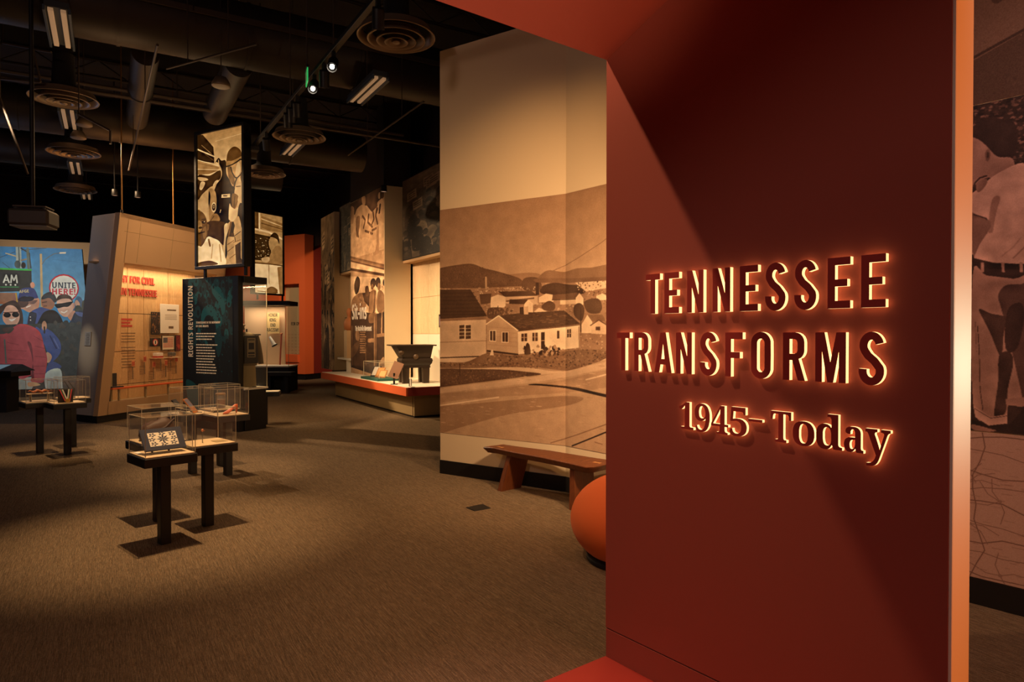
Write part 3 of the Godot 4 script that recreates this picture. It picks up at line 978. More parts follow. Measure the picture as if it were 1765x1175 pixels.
func print_quilt() -> ImageTexture:
	var navy := c8(34, 38, 58)
	var cream := c8(238, 226, 200)
	pic(640, 480, navy)
	pg([150, 180, 850, 180, 850, 820, 150, 820], cream)
	for i in 8:
		var a := TAU * i / 8
		pg([500, 500, 500 + cos(a - 0.3) * 90, 500 + sin(a - 0.3) * 110, 500 + cos(a) * 170, 500 + sin(a) * 200, 500 + cos(a + 0.3) * 90, 500 + sin(a + 0.3) * 110], navy)
	for q in [[260, 290], [740, 290], [260, 710], [740, 710], [500, 250], [500, 750], [230, 500], [770, 500]]:
		for i in 5:
			var a: float = TAU * i / 5 + q[0] * 0.01
			bl([q[0] + cos(a) * 20, q[1] + sin(a) * 24, q[0] + cos(a + 0.5) * 60, q[1] + sin(a + 0.5) * 70, q[0] + cos(a) * 95, q[1] + sin(a) * 105, q[0] + cos(a - 0.4) * 50, q[1] + sin(a - 0.4) * 60], navy if i % 2 else c8(70, 66, 80))
	return tex(0.02)

func print_veneer(seed_: int, base: Color, dark: Color) -> ImageTexture:
	rng.seed = seed_
	pic(800, 1000, base)
	for k in 130:
		var x := rng.randf_range(-50, 1050)
		var p := []
		var w := rng.randf_range(10, 60)
		for j in 9:
			p.append_array([x + sin(j * 0.8 + k) * w, j * 125.0])
		ln(p, rng.randf_range(3, 16), base.lerp(dark, rng.randf_range(0.05, 0.5)))
	for k in 16:
		var c := Vector2(rng.randf_range(100, 900), rng.randf_range(100, 900))
		for j in 4:
			el(c.x, c.y, 70 - j * 15, 130 - j * 30, base.lerp(dark, 0.15 + 0.1 * (j % 2)))
	soften(4)
	return tex(0.02)

func print_carpet() -> ImageTexture:
	rng.seed = 31
	pic(1400, 1400, c8(120, 96, 70))
	for k in 60000:
		var c := rng.randf()
		var col := c8(78, 66, 51).lerp(c8(142, 122, 97), c)
		im.fill_rect(Rect2i(rng.randi_range(-80, iw), rng.randi_range(0, ih), rng.randi_range(20, 110), 1), col)
	return tex(0.06)

func print_flag() -> ImageTexture:
	pic(400, 300, c8(226, 206, 172))
	for i in 7:
		pg([60, 120 + i * 110, 940, 110 + i * 110, 940, 165 + i * 110, 60, 175 + i * 110], c8(176, 52, 40))
	pg([60, 110, 440, 105, 440, 500, 60, 505], c8(58, 58, 72))
	for i in 5:
		for j in 4:
			el(100 + i * 75, 160 + j * 95, 12, 16, c8(220, 205, 180))
	return tex(0.02)

func print_mottle(seed_: int, cols: Array, n := 220) -> ImageTexture:
	rng.seed = seed_
	pic(300, 400, cols[0])
	fleck([0, 0, 1000, 0, 1000, 1000, 0, 1000], n, 20, 90, cols, 0.8)
	for i in 6:
		var x := rng.randf_range(100, 900)
		var y := rng.randf_range(200, 800)
		el(x, y, 70, 60, cols[rng.randi() % cols.size()])
		bl([x - 130, y + 260, x - 100, y + 80, x, y + 50, x + 100, y + 80, x + 130, y + 260], cols[rng.randi() % cols.size()])
	return tex(0.03)

func print_leather() -> ImageTexture:
	rng.seed = 4
	pic(400, 400, c8(70, 44, 26))
	fleck([0, 0, 1000, 0, 1000, 1000, 0, 1000], 500, 8, 30, [c8(58, 36, 22), c8(84, 54, 32), c8(66, 40, 24)], 0.7)
	return tex(0.03)
# ---------------------------------------------------------------- shared materials
var M := {}

func make_materials() -> void:
	M.black = mat("0d0b0a", 0.55)
	M.blackm = mat("110f0e", 0.5)
	M.dark = mat("1b1613", 0.7)
	M.soot = mat("17130f", 0.9)
	M.duct = mat("3a332c", 0.55, 0.5)
	M.pipe = mat("4a3d30", 0.6, 0.3)
	M.ring = mat("84715c", 0.45, 0.4)
	M.red = mat("a65040", 0.78)
	M.redfloor = mat("b83a2c", 0.8)
	M.orange = mat("d8622c", 0.75)
	M.maroon = mat("8e2c22", 0.75)
	M.beige = mat("e2cda8", 0.85)
	M.tan = mat("b8966e", 0.8)
	M.tanbase = mat("a08a60", 0.75)
	M.cream = mat("efe6d2", 0.7)
	M.oak = mat("d8bd92", 0.6)
	M.glass = glass("f4f6f2", 0.012)
	M.glass.metallic_specular = 0.27
	M.edge = mat("d8ccac", 0.3)
	M.edge.transparency = BaseMaterial3D.TRANSPARENCY_ALPHA
	M.edge.albedo_color.a = 0.8
	M.ink = mat("1c1a1a", 0.7)
	M.white = mat("e8e2d4", 0.7)
	M.redink = mat("b83a24", 0.7)
	M.steel = mat("8a8680", 0.35, 0.8)
	M.greenbase = mat("1f5b52", 0.6)

# ---------------------------------------------------------------- the room
func room() -> void:
	var carpet := print_carpet()
	var m := mat("ffffff", 0.95, 0.0, 0.2)
	m.albedo_texture = carpet
	m.heightmap_enabled = true
	m.heightmap_texture = carpet
	m.heightmap_scale = 0.4
	var st := st0()
	box(st, Vector3(-4.5, -0.1, -13.5), Vector3(23, 0.18, 35), 0.0)
	struct("floor", st, m, "brown ribbed carpet covering the gallery floor")
	st = st0()
	var A := Vector2(-0.5134, -0.858)
	var B := Vector2(0.858, -0.5134)
	var q := [Vector3(-16, 0, 4), Vector3(7, 0, 4), Vector3(7, 0, -31), Vector3(-16, 0, -31)]
	for i in [0, 3, 2, 0, 2, 1]:
		var v := Vector2(q[i].x, q[i].z)
		st.set_normal(UP)
		st.set_uv(Vector2(v.dot(A), v.dot(B)) / 1.5)
		st.add_vertex(q[i])
	for i in get_child_count():
		var n := get_child(i)
		if n.name == "floor":
			var c := part("carpet", st, m, n)
			c.set_meta("kind", "structure")
	struct("ceiling", bx(-16, 7, 6.7, 6.9, -31, 4), M.soot, "black open ceiling deck high over the gallery")
	struct("wall_left", bx(-16.2, -16, -0.2, 6.9, -31, 4), M.soot, "black wall along the left end of the gallery")
	struct("wall_back", bx(-16.2, 7.2, -0.2, 6.9, -31.2, -31), M.soot, "black wall at the far back of the gallery")
	struct("wall_front", bx(-16.2, 7.2, -0.2, 6.9, 4, 4.2), M.soot, "dark wall behind the viewer")
	struct("wall_right", bx(7, 7.2, -0.2, 6.9, -31, 4), M.soot, "dark wall on the far right behind the mural wall")

# ---------------------------------------------------------------- mural wall
const P0 := Vector2(-0.82, -7.684)
const P1 := Vector2(0.542, -6.781)
const P2 := Vector2(2.725, -3.991)
const P3 := Vector2(4.6, -1.72)

func along(a: Vector2, b: Vector2, t: float, y: float, out_: float) -> Vector3:
	var d := (b - a).normalized()
	var p := a + d * t + Vector2(-d.y, d.x) * out_
	return Vector3(p.x, y, p.y)

func wall_strip(st: SurfaceTool, y0: float, y1: float, o0: float, o1: float) -> void:
	# bent wall: one block per straight run, mitred at the bends
	var pts := [P0, P1, P2, P3]
	var nor := []
	for i in 4:
		var n := Vector2.ZERO
		for k in [i - 1, i]:
			if k >= 0 and k < 3:
				var d: Vector2 = (pts[k + 1] - pts[k]).normalized()
				n += Vector2(-d.y, d.x)
		nor.append(n.normalized())
	for i in 3:
		var r := []
		for y in [y0, y1]:
			for e in [[i, o0], [i + 1, o0], [i + 1, o1], [i, o1]]:
				var p: Vector2 = pts[e[0]] + nor[e[0]] * e[1]
				r.append(Vector3(p.x, y, p.y))
		hexa(st, r.slice(0, 4), r.slice(4, 8))

func mural_wall() -> void:
	var st := st0()
	wall_strip(st, 0.0, 4.8, 0.0, -0.16)
	struct("wall_mural", st, M.beige, "tall beige bent partition wall carrying the photo murals")
	st = st0()
	wall_strip(st, 0.0, 0.153, 0.012, -0.003)
	struct("baseboard_mural", st, M.black, "black baseboard along the foot of the mural wall")
	tones("2a1a0f", "a07c5c", "ffe6c0")
	rng.seed = 3
	var t := print_street()
	st = st0()
	var L := P0.distance_to(P1)
	var k := L / 2.6
	var o := 0.004
	quad(st, along(P0, P1, 0, 0.465, o), along(P0, P1, L, 0.465, o), along(P0, P1, L, 3.0, o), along(P0, P1, 0, 3.0, o), 0, k)
	quad(st, along(P1, P2, 0, 0.465, o), along(P1, P2, 2.6 - L, 0.465, o), along(P1, P2, 2.6 - L, 3.0, o), along(P1, P2, 0, 3.0, o), k, 1)
	solo("photo_mural", st, tm(t, 0.8), "sepia photo mural of small white houses beside a street, below wooded hills", "mural")
	tones("1c120e", "8a6656", "f0c8b0")
	rng.seed = 8
	t = print_youth()
	st = st0()
	var s0 := 3.2
	var s1 := 4.6
	L = P1.distance_to(P2)
	var run := func(tt: float, y: float) -> Vector3: return along(P1, P2, tt, y, o) if tt <= L else along(P2, P3, tt - L, y, o)
	for rows in [[1.025, 2.94]]:
		quad(st, run.call(s0, 1.025), run.call(L, 1.025), run.call(L, 2.94), run.call(s0, 2.94), 0, (L - s0) / (s1 - s0))
		quad(st, run.call(L, 1.025), run.call(s1, 1.025), run.call(s1, 2.94), run.call(L, 2.94), (L - s0) / (s1 - s0), 1)
	solo("photo_mural", st, tm(t, 0.8), "photo mural of a youth in white shirt and rolled jeans seen from behind", "mural")
	st = st0()
	quad(st, run.call(s0, 0.156), run.call(L, 0.156), run.call(L, 1.02), run.call(s0, 1.02), 0, (L - s0) / (s1 - s0))
	quad(st, run.call(L, 0.156), run.call(s1, 0.156), run.call(s1, 1.02), run.call(L, 1.02), (L - s0) / (s1 - s0), 1)
	solo("map_print", st, tm(print_map(), 0.8), "pinkish road map print running along the wall above the baseboard", "map")
	st = st0()
	quad(st, run.call(s0, 2.945), run.call(L, 2.945), run.call(L, 4.79), run.call(s0, 4.79), 0, (L - s0) / (s1 - s0))
	quad(st, run.call(L, 2.945), run.call(s1, 2.945), run.call(s1, 4.79), run.call(L, 4.79), (L - s0) / (s1 - s0), 1)
	solo("plate_print", st, tm(print_plate(), 0.8), "brown print of riveted iron plates above the youth mural", "mural")

# ---------------------------------------------------------------- red portal
const PC := Vector3(0.461, 0, -3.296)
const PU := Vector2(0.6096, 0.7927)

func portal() -> void:
	var o := thing("entrance_portal", "big brick red portal with slanted lintel, carrying the glowing title letters", "portal", frame(PC, PU))
	var st := st0()
	var m: Material = M.red
	# local x runs along the jamb towards the viewer, z out of its face into the passage
	prism(st, arr([0, 0.155, 1.496, 0.155, 1.496, 3.506, 0, 2.93]), -0.143, 0)
	part("jamb", st, m, o)
	part("base_panel", bx(0, 1.496, 0, 0.149, -0.143, -0.0005, 0.002), m, o)
	part("joint", bx(0.002, 1.494, 0.148, 0.156, -0.137, -0.006, 0.0), M.black, o)
	st = st0()
	hexa(st, [Vector3(0, 2.931, -0.143), Vector3(1.508, 3.511, -0.143), Vector3(1.508, 3.511, 2.9), Vector3(0, 2.931, 2.9)], [Vector3(0, 3.6, -0.143), Vector3(1.508, 3.9, -0.143), Vector3(1.508, 3.9, 2.9), Vector3(0, 3.6, 2.9)])
	part("lintel", st, m, o)
	part("threshold", bx(-0.002, 1.6, 0.0, 0.012, 0, 2.9, 0.003), M.redfloor, o)
	part("end_panel", bx(1.4965, 1.508, 0.0, 3.5, -0.143, -0.001, 0.002), M.cream, o)

func glyph(ch: String) -> Array:      # outline in units of the cap height: [outer, hole]
	var t := 0.15
	match ch:
		"E": return [arr([0, 0, 0.45, 0, 0.45, t, t, t, t, 0.43, 0.39, 0.43, 0.39, 0.57, t, 0.57, t, 1 - t, 0.45, 1 - t, 0.45, 1, 0, 1])]
		"F": return [arr([0, 0, t, 0, t, 0.42, 0.38, 0.42, 0.38, 0.56, t, 0.56, t, 1 - t, 0.45, 1 - t, 0.45, 1, 0, 1])]
		"T": return [arr([0.155, 0, 0.305, 0, 0.305, 1 - t, 0.46, 1 - t, 0.46, 1, 0, 1, 0, 1 - t, 0.155, 1 - t])]
		"N": return [arr([0, 0, 0.14, 0, 0.14, 0.6, 0.325, 0, 0.47, 0, 0.47, 1, 0.33, 1, 0.33, 0.42, 0.15, 1, 0, 1])]
		"M": return [arr([0, 0, 0.14, 0, 0.14, 0.62, 0.25, 0, 0.37, 0, 0.48, 0.62, 0.48, 0, 0.62, 0, 0.62, 1, 0.43, 1, 0.31, 0.4, 0.19, 1, 0, 1])]
		"A": return [arr([0, 0, 0.15, 0, 0.19, 0.2, 0.35, 0.2, 0.39, 0, 0.54, 0, 0.355, 1, 0.185, 1]), arr([0.218, 0.34, 0.322, 0.34, 0.27, 0.72])]
		"R":
			var p := [0, 0, 0.15, 0, 0.15, 0.42, 0.21, 0.42, 0.335, 0, 0.49, 0, 0.35, 0.45]
			for i in 5:
				var a := -0.9 + i * 0.225
				p.append_array([0.28 + cos(a) * 0.195, 0.63 + sin(a) * 0.2])
			for i in 6:
				var a := PI / 2 * i / 5
				p.append_array([0.27 + cos(a) * 0.205, 0.79 + sin(a) * 0.21])
			p.append_array([0, 1])
			return [arr(p), arr([0.15, 0.555, 0.26, 0.555, 0.305, 0.575, 0.325, 0.63, 0.325, 0.79, 0.305, 0.84, 0.26, 0.86, 0.15, 0.86])]
		"O":
			var outer := []
			var hole := []
			for i in 32:
				var a := TAU * i / 32
				var dy := 0.26 * signf(sin(a)) if absf(sin(a)) > 1e-6 else 0.0
				outer.append_array([0.24 + cos(a) * 0.24, 0.5 + sin(a) * 0.25 + dy])
				hole.append_array([0.24 + cos(a) * 0.092, 0.5 + sin(a) * 0.105 + dy])
			return [arr(outer), arr(hole)]
		"S":
			var c := PackedVector2Array()
			for i in 15:
				var a: float = deg_to_rad(12 + 186 * i / 14.0)
				c.append(Vector2(0.235 + cos(a) * 0.15, 0.745 + sin(a) * 0.19))
			c.append(Vector2(0.115, 0.64))
			c.append(Vector2(0.17, 0.555))
			c.append(Vector2(0.285, 0.455))
			for i in 15:
				var a := deg_to_rad(20 - 212 * i / 14.0)
				c.append(Vector2(0.23 + cos(a) * 0.16, 0.26 + sin(a) * 0.195))
			var r := Geometry2D.offset_polyline(c, 0.0755, Geometry2D.JOIN_ROUND, Geometry2D.END_BUTT)
			return [r[0]]
	return []

func glyph_part(o: Node3D, g: Array, x: float, y: float, h: float, depth: float, fm: Material, em: Material) -> void:
	var sc := Transform2D().scaled(Vector2(h, h))
	sc.origin = Vector2(x, y)
	var loops := []
	for p in g:
		loops.append(sc * p)
	var faces := [loops[0]]
	if loops.size() > 1:
		faces = []
		var cx := 0.0
		for v in loops[1]:
			cx += v.x / loops[1].size()
		for r in [arr([x - 1, y - 1, cx, y - 1, cx, y + 1, x - 1, y + 1]), arr([cx, y - 1, x + 1, y - 1, x + 1, y + 1, cx, y + 1])]:
			for half in Geometry2D.intersect_polygons(loops[0], r):
				faces.append_array(Geometry2D.clip_polygons(half, loops[1]))
	var f := st0()
	for p in faces:
		var idx := Geometry2D.triangulate_polygon(p)
		for i in range(0, idx.size(), 3):
			tri(f, Vector3(p[idx[i]].x, p[idx[i]].y, depth), Vector3(p[idx[i + 1]].x, p[idx[i + 1]].y, depth), Vector3(p[idx[i + 2]].x, p[idx[i + 2]].y, depth), Vector3(0, 0, 1))
	var e := st0()
	for i in loops.size():
		var p: PackedVector2Array = loops[i]
		if Geometry2D.is_polygon_clockwise(p) != (i > 0):
			p.reverse()
		prism_sides(e, p, 0.003, depth - 0.0004)
	var l := part("letter", f, fm, o)
	part("glowing_edge", e, em, l)

func prism_sides(st: SurfaceTool, p: PackedVector2Array, z0: float, z1: float) -> void:
	for i in p.size():
		var a := p[i]
		var b := p[(i + 1) % p.size()]
		var n := Vector3(b.y - a.y, a.x - b.x, 0).normalized()
		tri(st, Vector3(a.x, a.y, z0), Vector3(b.x, b.y, z0), Vector3(b.x, b.y, z1), n)
		tri(st, Vector3(a.x, a.y, z0), Vector3(b.x, b.y, z1), Vector3(a.x, a.y, z1), n)

func title() -> void:
	var o := thing("title_sign", "title in raised red letters with glowing edges on the red portal wall", "sign", frame(PC, PU))
	var fm := mat("b43a30", 0.7)
	var em := glow("ffcf8c", 1.5, "f0d8b0")
	var x1 := [0.273, 0.38, 0.503, 0.632, 0.76, 0.872, 0.991, 1.116, 1.233]
	var x2 := [0.094, 0.204, 0.325, 0.445, 0.57, 0.694, 0.811, 0.946, 1.072, 1.227]
	var x3 := [0.459, 0.541, 0.623, 0.712, 0.797, 0.894, 0.984, 1.074, 1.175, 1.248]
	for i in 9:
		glyph_part(o, glyph("TENNESSEE"[i]), x1[i], 1.687, 0.179, 0.023, fm, em)
	for i in 10:
		glyph_part(o, glyph("TRANSFORMS"[i]), x2[i], 1.425, 0.178, 0.023, fm, em)
	var base: float = text_mesh("1", "Droid Serif", 700).get_aabb().position.y
	for i in 10:
		var w := text_mesh("1945–Today"[i], "Droid Serif", 700, 1.0, 2.0)
		var bb := w.get_aabb()
		var k := 0.116 / (64 * 0.01 * 0.714)
		var nx: float = x3[i + 1] if i < 9 else 1.335
		var kx: float = minf(k * 1.05, (nx - x3[i] - 0.006) / bb.size.x)
		if i == 4:
			kx = 0.062 / bb.size.x
		if i == 9:
			kx = 0.082 / bb.size.x
		var a := []
		var f := st0()
		var e := st0()
		for sidx in w.get_surface_count():
			a = w.surface_get_arrays(sidx)
			var vs: PackedVector3Array = a[Mesh.ARRAY_VERTEX]
			var ns: PackedVector3Array = a[Mesh.ARRAY_NORMAL]
			var ix = a[Mesh.ARRAY_INDEX]
			var cnt: int = ix.size() if ix != null and ix.size() > 0 else vs.size()
			for q in range(0, cnt, 3):
				var t := []
				for j in 3:
					t.append(ix[q + j] if ix != null and ix.size() > 0 else q + j)
				var n: Vector3 = ns[t[0]]
				if n.z < -0.5:
					continue
				var target := f if n.z > 0.5 else e
				var pts := []
				for j in 3:
					var v: Vector3 = vs[t[j]]
					pts.append(Vector3(x3[i] + (v.x - bb.position.x) * kx, 1.187 + (0.028 if i == 4 else 0.0) + (v.y - base) * k, 0.018 if v.z > bb.get_center().z else 0.003))
				if n.z <= 0.5:
					n = (pts[1] - pts[0]).cross(pts[2] - pts[0]).normalized() * -1.0
					if n.length() < 0.5:
						continue
				tri(target, pts[0], pts[1], pts[2], n)
		var l := part("letter", f, fm, o)
		part("glowing_edge", e, em, l)

# ---------------------------------------------------------------- display cases on a post
var case0: Node3D

func make_case() -> Node3D:
	# at the foot of the post; x and z along the sides of the square top
	var o := Node3D.new()
	var st := st0()
	box(st, Vector3(0, 0.31, 0), Vector3(0.076, 0.62, 0.076), 0.004)
	part("post", st, M.blackm, o)
	part("slab", bx(-0.19, 0.19, 0.615, 0.683, -0.215, 0.155, 0.004), M.blackm, o)
	part("deck", bx(-0.176, 0.176, 0.683, 0.692, -0.2, 0.14, 0.002), M.oak, o)
	var t := 0.0035
	for q in [[-0.176, 0.176, 0.14 - t, 0.14], [-0.176, 0.176, -0.2, -0.2 + t], [-0.176, -0.176 + t, -0.196, 0.136], [0.176 - t, 0.176, -0.196, 0.136]]:
		part("glass_pane", bx(q[0], q[1], 0.692, 0.978, q[2], q[3], 0.0), M.glass, o)
	part("glass_top", bx(-0.176, 0.176, 0.9785, 0.982, -0.2, 0.14, 0.0), M.glass, o)
	st = st0()
	var w := 0.004
	for x in [-0.177, 0.177]:
		for z in [-0.201, 0.141]:
			box(st, Vector3(x, 0.837, z), Vector3(w, 0.285, w), 0.0)
		box(st, Vector3(x, 0.982, -0.03), Vector3(w, w, 0.342), 0.0)
	for z in [-0.201, 0.141]:
		box(st, Vector3(0, 0.982, z), Vector3(0.354, w, w), 0.0)
	part("polished_edge", st, M.edge, o)
	return o

const CD := Vector2(0.68, -0.733)

func cases() -> void:
	var where := [
		[-2.649, -5.11, "small glass display case on a black post, holding the navy quilt print"],
		[-2.535, -5.59, "small glass display case on a black post, holding one pin on a rod"],
		[-3.016, -5.73, "small glass display case behind the quilt print case, holding a brown satchel"],
		[-3.203, -7.57, "small glass display case holding an orange shoe, next to the leaning books"],
		[-3.525, -8.13, "small glass display case holding a glass jar, in front of the teal panel"],
		[-3.645, -7.66, "small glass display case holding two leaning books on stands"],
		[-5.863, -8.86, "small glass display case holding the ribboned medal, near the tan booth"],
		[-6.209, -9.50, "small glass display case holding dark sticks, behind the medal case"],
		[-6.319, -8.99, "small glass display case holding an orange carving, nearest the colour rally mural"],
	]
	case0 = make_case()
	for i in where.size():
		var w = where[i]
		var xf := frame(Vector3(w[0], 0, w[1]), CD)
		if i == 0:
			case0.name = numbered("display_case")
			add_child(case0)
			case0.transform = xf
			tag(case0, w[2], "display case", "glass cases on black posts")
		else:
			dup(case0, "display_case", xf, w[2], "display case", "glass cases on black posts")
	var F := []
	for w in where:
		F.append(frame(Vector3(w[0], 0.692, w[1]), CD))
	# quilt print leaning on a stand
	var lean := Transform3D(Basis(Vector3(1, 0, 0), deg_to_rad(-40)), Vector3(0.0, 0.03, 0.05))
	var o := thing("quilt_print", "navy board with cream patchwork star print, leaning in the front case", "print", F[0])
	part("board", bx(-0.15, 0.15, 0, 0.195, -0.008, 0, 0.002), mat("20243a", 0.7), o, lean)
	var st := st0()
	quad(st, Vector3(-0.146, 0.004, 0.001), Vector3(0.146, 0.004, 0.001), Vector3(0.146, 0.191, 0.001), Vector3(-0.146, 0.191, 0.001))
	part("quilt_picture", st, tm(print_quilt()), o, lean)
	st = st0()
	box(st, Vector3(-0.06, 0.055, -0.065), Vector3(0.012, 0.11, 0.012), 0.001)
	box(st, Vector3(0.06, 0.055, -0.065), Vector3(0.012, 0.11, 0.012), 0.001)
	part("stand", st, M.black, o)
	solo("caption_card", bx(-0.16, -0.125, 0.0, 0.004, -0.16, -0.06, 0.001), M.white, "small pale card lying behind the navy quilt print", "card", F[0])
	# pin on a rod
	o = thing("lapel_pin", "tiny copper coloured pin held up on a thin rod", "pin", F[1] * at(-0.04, 0, 0.0))
	part("rod", rod(Vector3(0, 0, 0), Vector3(0, 0.1, 0), 0.0035, 8), M.steel, o)
	st = st0()
	lathe(st, [Vector2(0, 0.092), Vector2(0.009, 0.097), Vector2(0.012, 0.104), Vector2(0.008, 0.113), Vector2(0, 0.117)], 14)
	box(st, Vector3(0.012, 0.1, 0.004), Vector3(0.014, 0.007, 0.005), 0.001)
	part("pin_head", st, mat("c07850", 0.4, 0.6), o)
	solo("caption_card", bx(0.05, 0.15, 0.0, 0.003, -0.05, 0.06, 0.001), M.tanbase, "flat tan card lying in the pin case", "card", F[1])
	# satchel
	o = thing("leather_satchel", "brown leather satchel with dark strap lying in the rear case", "bag", F[2] * at(0, 0, -0.03))
	st = st0()
	var rows := []
	for i in 7:
		var y := [0.0, 0.01, 0.05, 0.1, 0.14, 0.165, 0.17][i] as float
		var k := [0.8, 0.95, 1.0, 0.94, 0.8, 0.5, 0.05][i] as float
		var line := []
		for j in 20:
			var a := TAU * j / 20
			line.append(Vector3(signf(cos(a)) * pow(absf(cos(a)), 0.6) * 0.14 * k, y + 0.02 * cos(a) * (y / 0.17), -signf(sin(a)) * pow(absf(sin(a)), 0.6) * 0.08 * k))
		rows.append(line)
	ring(st, rows)
	part("body", st, tm(print_leather(), 0.6), o)
	st = st0()
	tube(st, [Vector3(-0.14, 0.05, 0.03), Vector3(-0.06, 0.07, 0.09), Vector3(0.04, 0.11, 0.085), Vector3(0.13, 0.17, 0.03)], 0.008, 8)
	part("strap", st, mat("3a2216", 0.6), o)
	# orange shoe
	o = thing("orange_shoe", "orange high heeled shoe in the glass case", "shoe", F[3] * Transform3D(Basis(UP, 0.3), Vector3(0.03, 0.002, 0.0)))
	st = st0()
	rows = []
	for i in 9:
		var x := -0.1 + 0.2 * i / 8.0
		var wv := [0.006, 0.022, 0.03, 0.031, 0.026, 0.022, 0.023, 0.024, 0.008][i] as float
		var yb := [0.0, 0.0, 0.0, 0.006, 0.022, 0.04, 0.052, 0.056, 0.058][i] as float
		var yt := [0.014, 0.028, 0.036, 0.044, 0.056, 0.072, 0.088, 0.1, 0.1][i] as float
		var line := []
		for j in 12:
			var a := TAU * j / 12
			line.append(Vector3(x, (yb + yt) / 2 + sin(a) * (yt - yb) / 2, cos(a) * wv))
		rows.append(line)
	ring(st, rows)
	part("upper", st, mat("d8642c", 0.5), o)
	st = st0()
	tube(st, [Vector3(0.085, 0.0, 0), Vector3(0.088, 0.06, 0)], 0.007, 10, 0.016)
	part("heel", st, mat("a84a24", 0.5), o)
	# jar
	o = thing("glass_jar", "small clear glass jar with brown contents in the rear case", "jar", F[4] * at(0.0, 0.0, 0.0))
	st = st0()
	lathe(st, [Vector2(0.0, 0.0), Vector2(0.05, 0.002), Vector2(0.055, 0.01), Vector2(0.055, 0.15), Vector2(0.05, 0.165)], 28)
	part("glass", st, glass("f4f0e8", 0.12), o)
	st = st0()
	lathe(st, [Vector2(0.0, 0.004), Vector2(0.048, 0.005), Vector2(0.05, 0.1), Vector2(0.046, 0.108), Vector2(0.0, 0.11)], 24)
	part("contents", st, mat("6e4024", 0.7), o)
	st = st0()
	lathe(st, [Vector2(0.052, 0.163), Vector2(0.058, 0.165), Vector2(0.058, 0.18), Vector2(0.05, 0.186), Vector2(0.0, 0.187)], 28)
	part("lid", st, mat("8a6a48", 0.4, 0.5), o)
	# two leaning books
	var cols := [["24262c", "3a4048", "thin black book leaning on a stand in the glass case"], ["c87a34", "6a6e88", "thin orange and blue book leaning on a stand in the glass case"]]
	for i in 2:
		o = thing("book", cols[i][2], "book", F[5] * at(-0.09 + 0.13 * i, 0.0, 0.02 - 0.02 * i))
		lean = Transform3D(Basis(UP, deg_to_rad(50)) * Basis(Vector3(1, 0, 0), deg_to_rad(-38)), Vector3(0, 0.006, 0.02))
		part("cover", bx(-0.065, 0.065, 0, 0.2, -0.012, 0, 0.002), mat(cols[i][0], 0.5), o, lean)
		part("cover_picture", bx(-0.055, 0.055, 0.08, 0.19, 0.0002, 0.0012, 0.0), mat(cols[i][1], 0.4), o, lean)
		part("page_block", bx(-0.061, 0.061, 0.003, 0.197, -0.0105, -0.0015, 0.0), M.white, o, Transform3D(lean.basis, lean.origin + lean.basis * Vector3(0.003, 0, 0)))
		st = st0()
		tube(st, [Vector3(-0.02, 0, -0.1), Vector3(0.0, 0.1, -0.06)], 0.005, 8)
		tube(st, [Vector3(0.05, 0.004, 0.05), Vector3(-0.02, 0.004, -0.1)], 0.005, 8)
		part("stand", st, M.black, o)
	# medal
	o = thing("medal", "gold medal on a red, green and white ribbon", "medal", F[6] * at(-0.02, 0, 0.05))
	st = st0()
	lathe(st, [Vector2(0, -0.004), Vector2(0.026, -0.004), Vector2(0.028, 0), Vector2(0.026, 0.004), Vector2(0.018, 0.005), Vector2(0, 0.004)], 24, rot(Vector3(1, 0, 0), 70, 0, 0.03, 0.055))
	part("disc", st, mat("d8a848", 0.35, 0.7), o)
	for k in [[-1, "c03038", 0.0], [1, "c03038", 0.0], [-1, "2f7040", 0.018], [1, "2f7040", 0.018], [-1, "e8e0d0", 0.03], [1, "e8e0d0", 0.03]]:
		st = st0()
		var x0: float = k[0] * (0.075 - k[2])
		var x1: float = k[0] * (0.03 - k[2] * 0.9)
		var y0 := 0.17
		hexa(st, [Vector3(x0, y0, -0.03), Vector3(x0 - k[0] * 0.016, y0, -0.03), Vector3(x0 - k[0] * 0.016, y0, -0.034), Vector3(x0, y0, -0.034)], [Vector3(x1, 0.02, 0.052), Vector3(x1 - k[0] * 0.012, 0.02, 0.052), Vector3(x1 - k[0] * 0.012, 0.02, 0.048), Vector3(x1, 0.02, 0.048)])
		part("ribbon", st, mat(k[1], 0.7), o)
	part("stand", bx(-0.085, 0.085, 0, 0.172, -0.05, -0.036, 0.002), M.black, o)
	# dark sticks
	for i in 2:
		st = st0()
		tube(st, [Vector3(0.05 * i - 0.06, 0.008, 0.02), Vector3(0.05 * i - 0.02, 0.1, 0.0), Vector3(0.05 * i - 0.1, 0.25, -0.05)], 0.008, 8, 0.005)
		box(st, Vector3(0.05 * i - 0.05, 0.006, 0.02), Vector3(0.05, 0.012, 0.05), 0.002)
		solo("carved_stick", st, mat("241a14", 0.6), ["dark thin stick standing at a slant behind the medal, left one", "dark thin stick standing at a slant behind the medal, right one"][i], "stick", F[7], "dark sticks in the case")
	# orange carving on a flat stand
	o = thing("wooden_carving", "flat orange brown wooden carving raised on a clear stand", "carving", F[8])
	st = st0()
	rows = []
	for i in 11:
		var x := -0.13 + 0.26 * i / 10.0
		var k := sin(PI * (i + 0.4) / 10.8)
		var line := []
		for j in 10:
			var a := TAU * j / 10
			line.append(Vector3(x, 0.135 + 0.012 * sin(i * 1.9) + sin(a) * 0.02 * k, cos(a) * (0.05 * k + 0.008 * sin(i * 2.4))))
		rows.append(line)
	ring(st, rows)
	part("carved_body", st, mat("b0642c", 0.55), o)
	part("shelf", bx(-0.14, 0.14, 0.1, 0.105, -0.07, 0.07, 0.001), M.oak, o)
	st = st0()
	for x in [-0.1, 0.1]:
		box(st, Vector3(x, 0.05, 0), Vector3(0.008, 0.1, 0.1), 0.0)
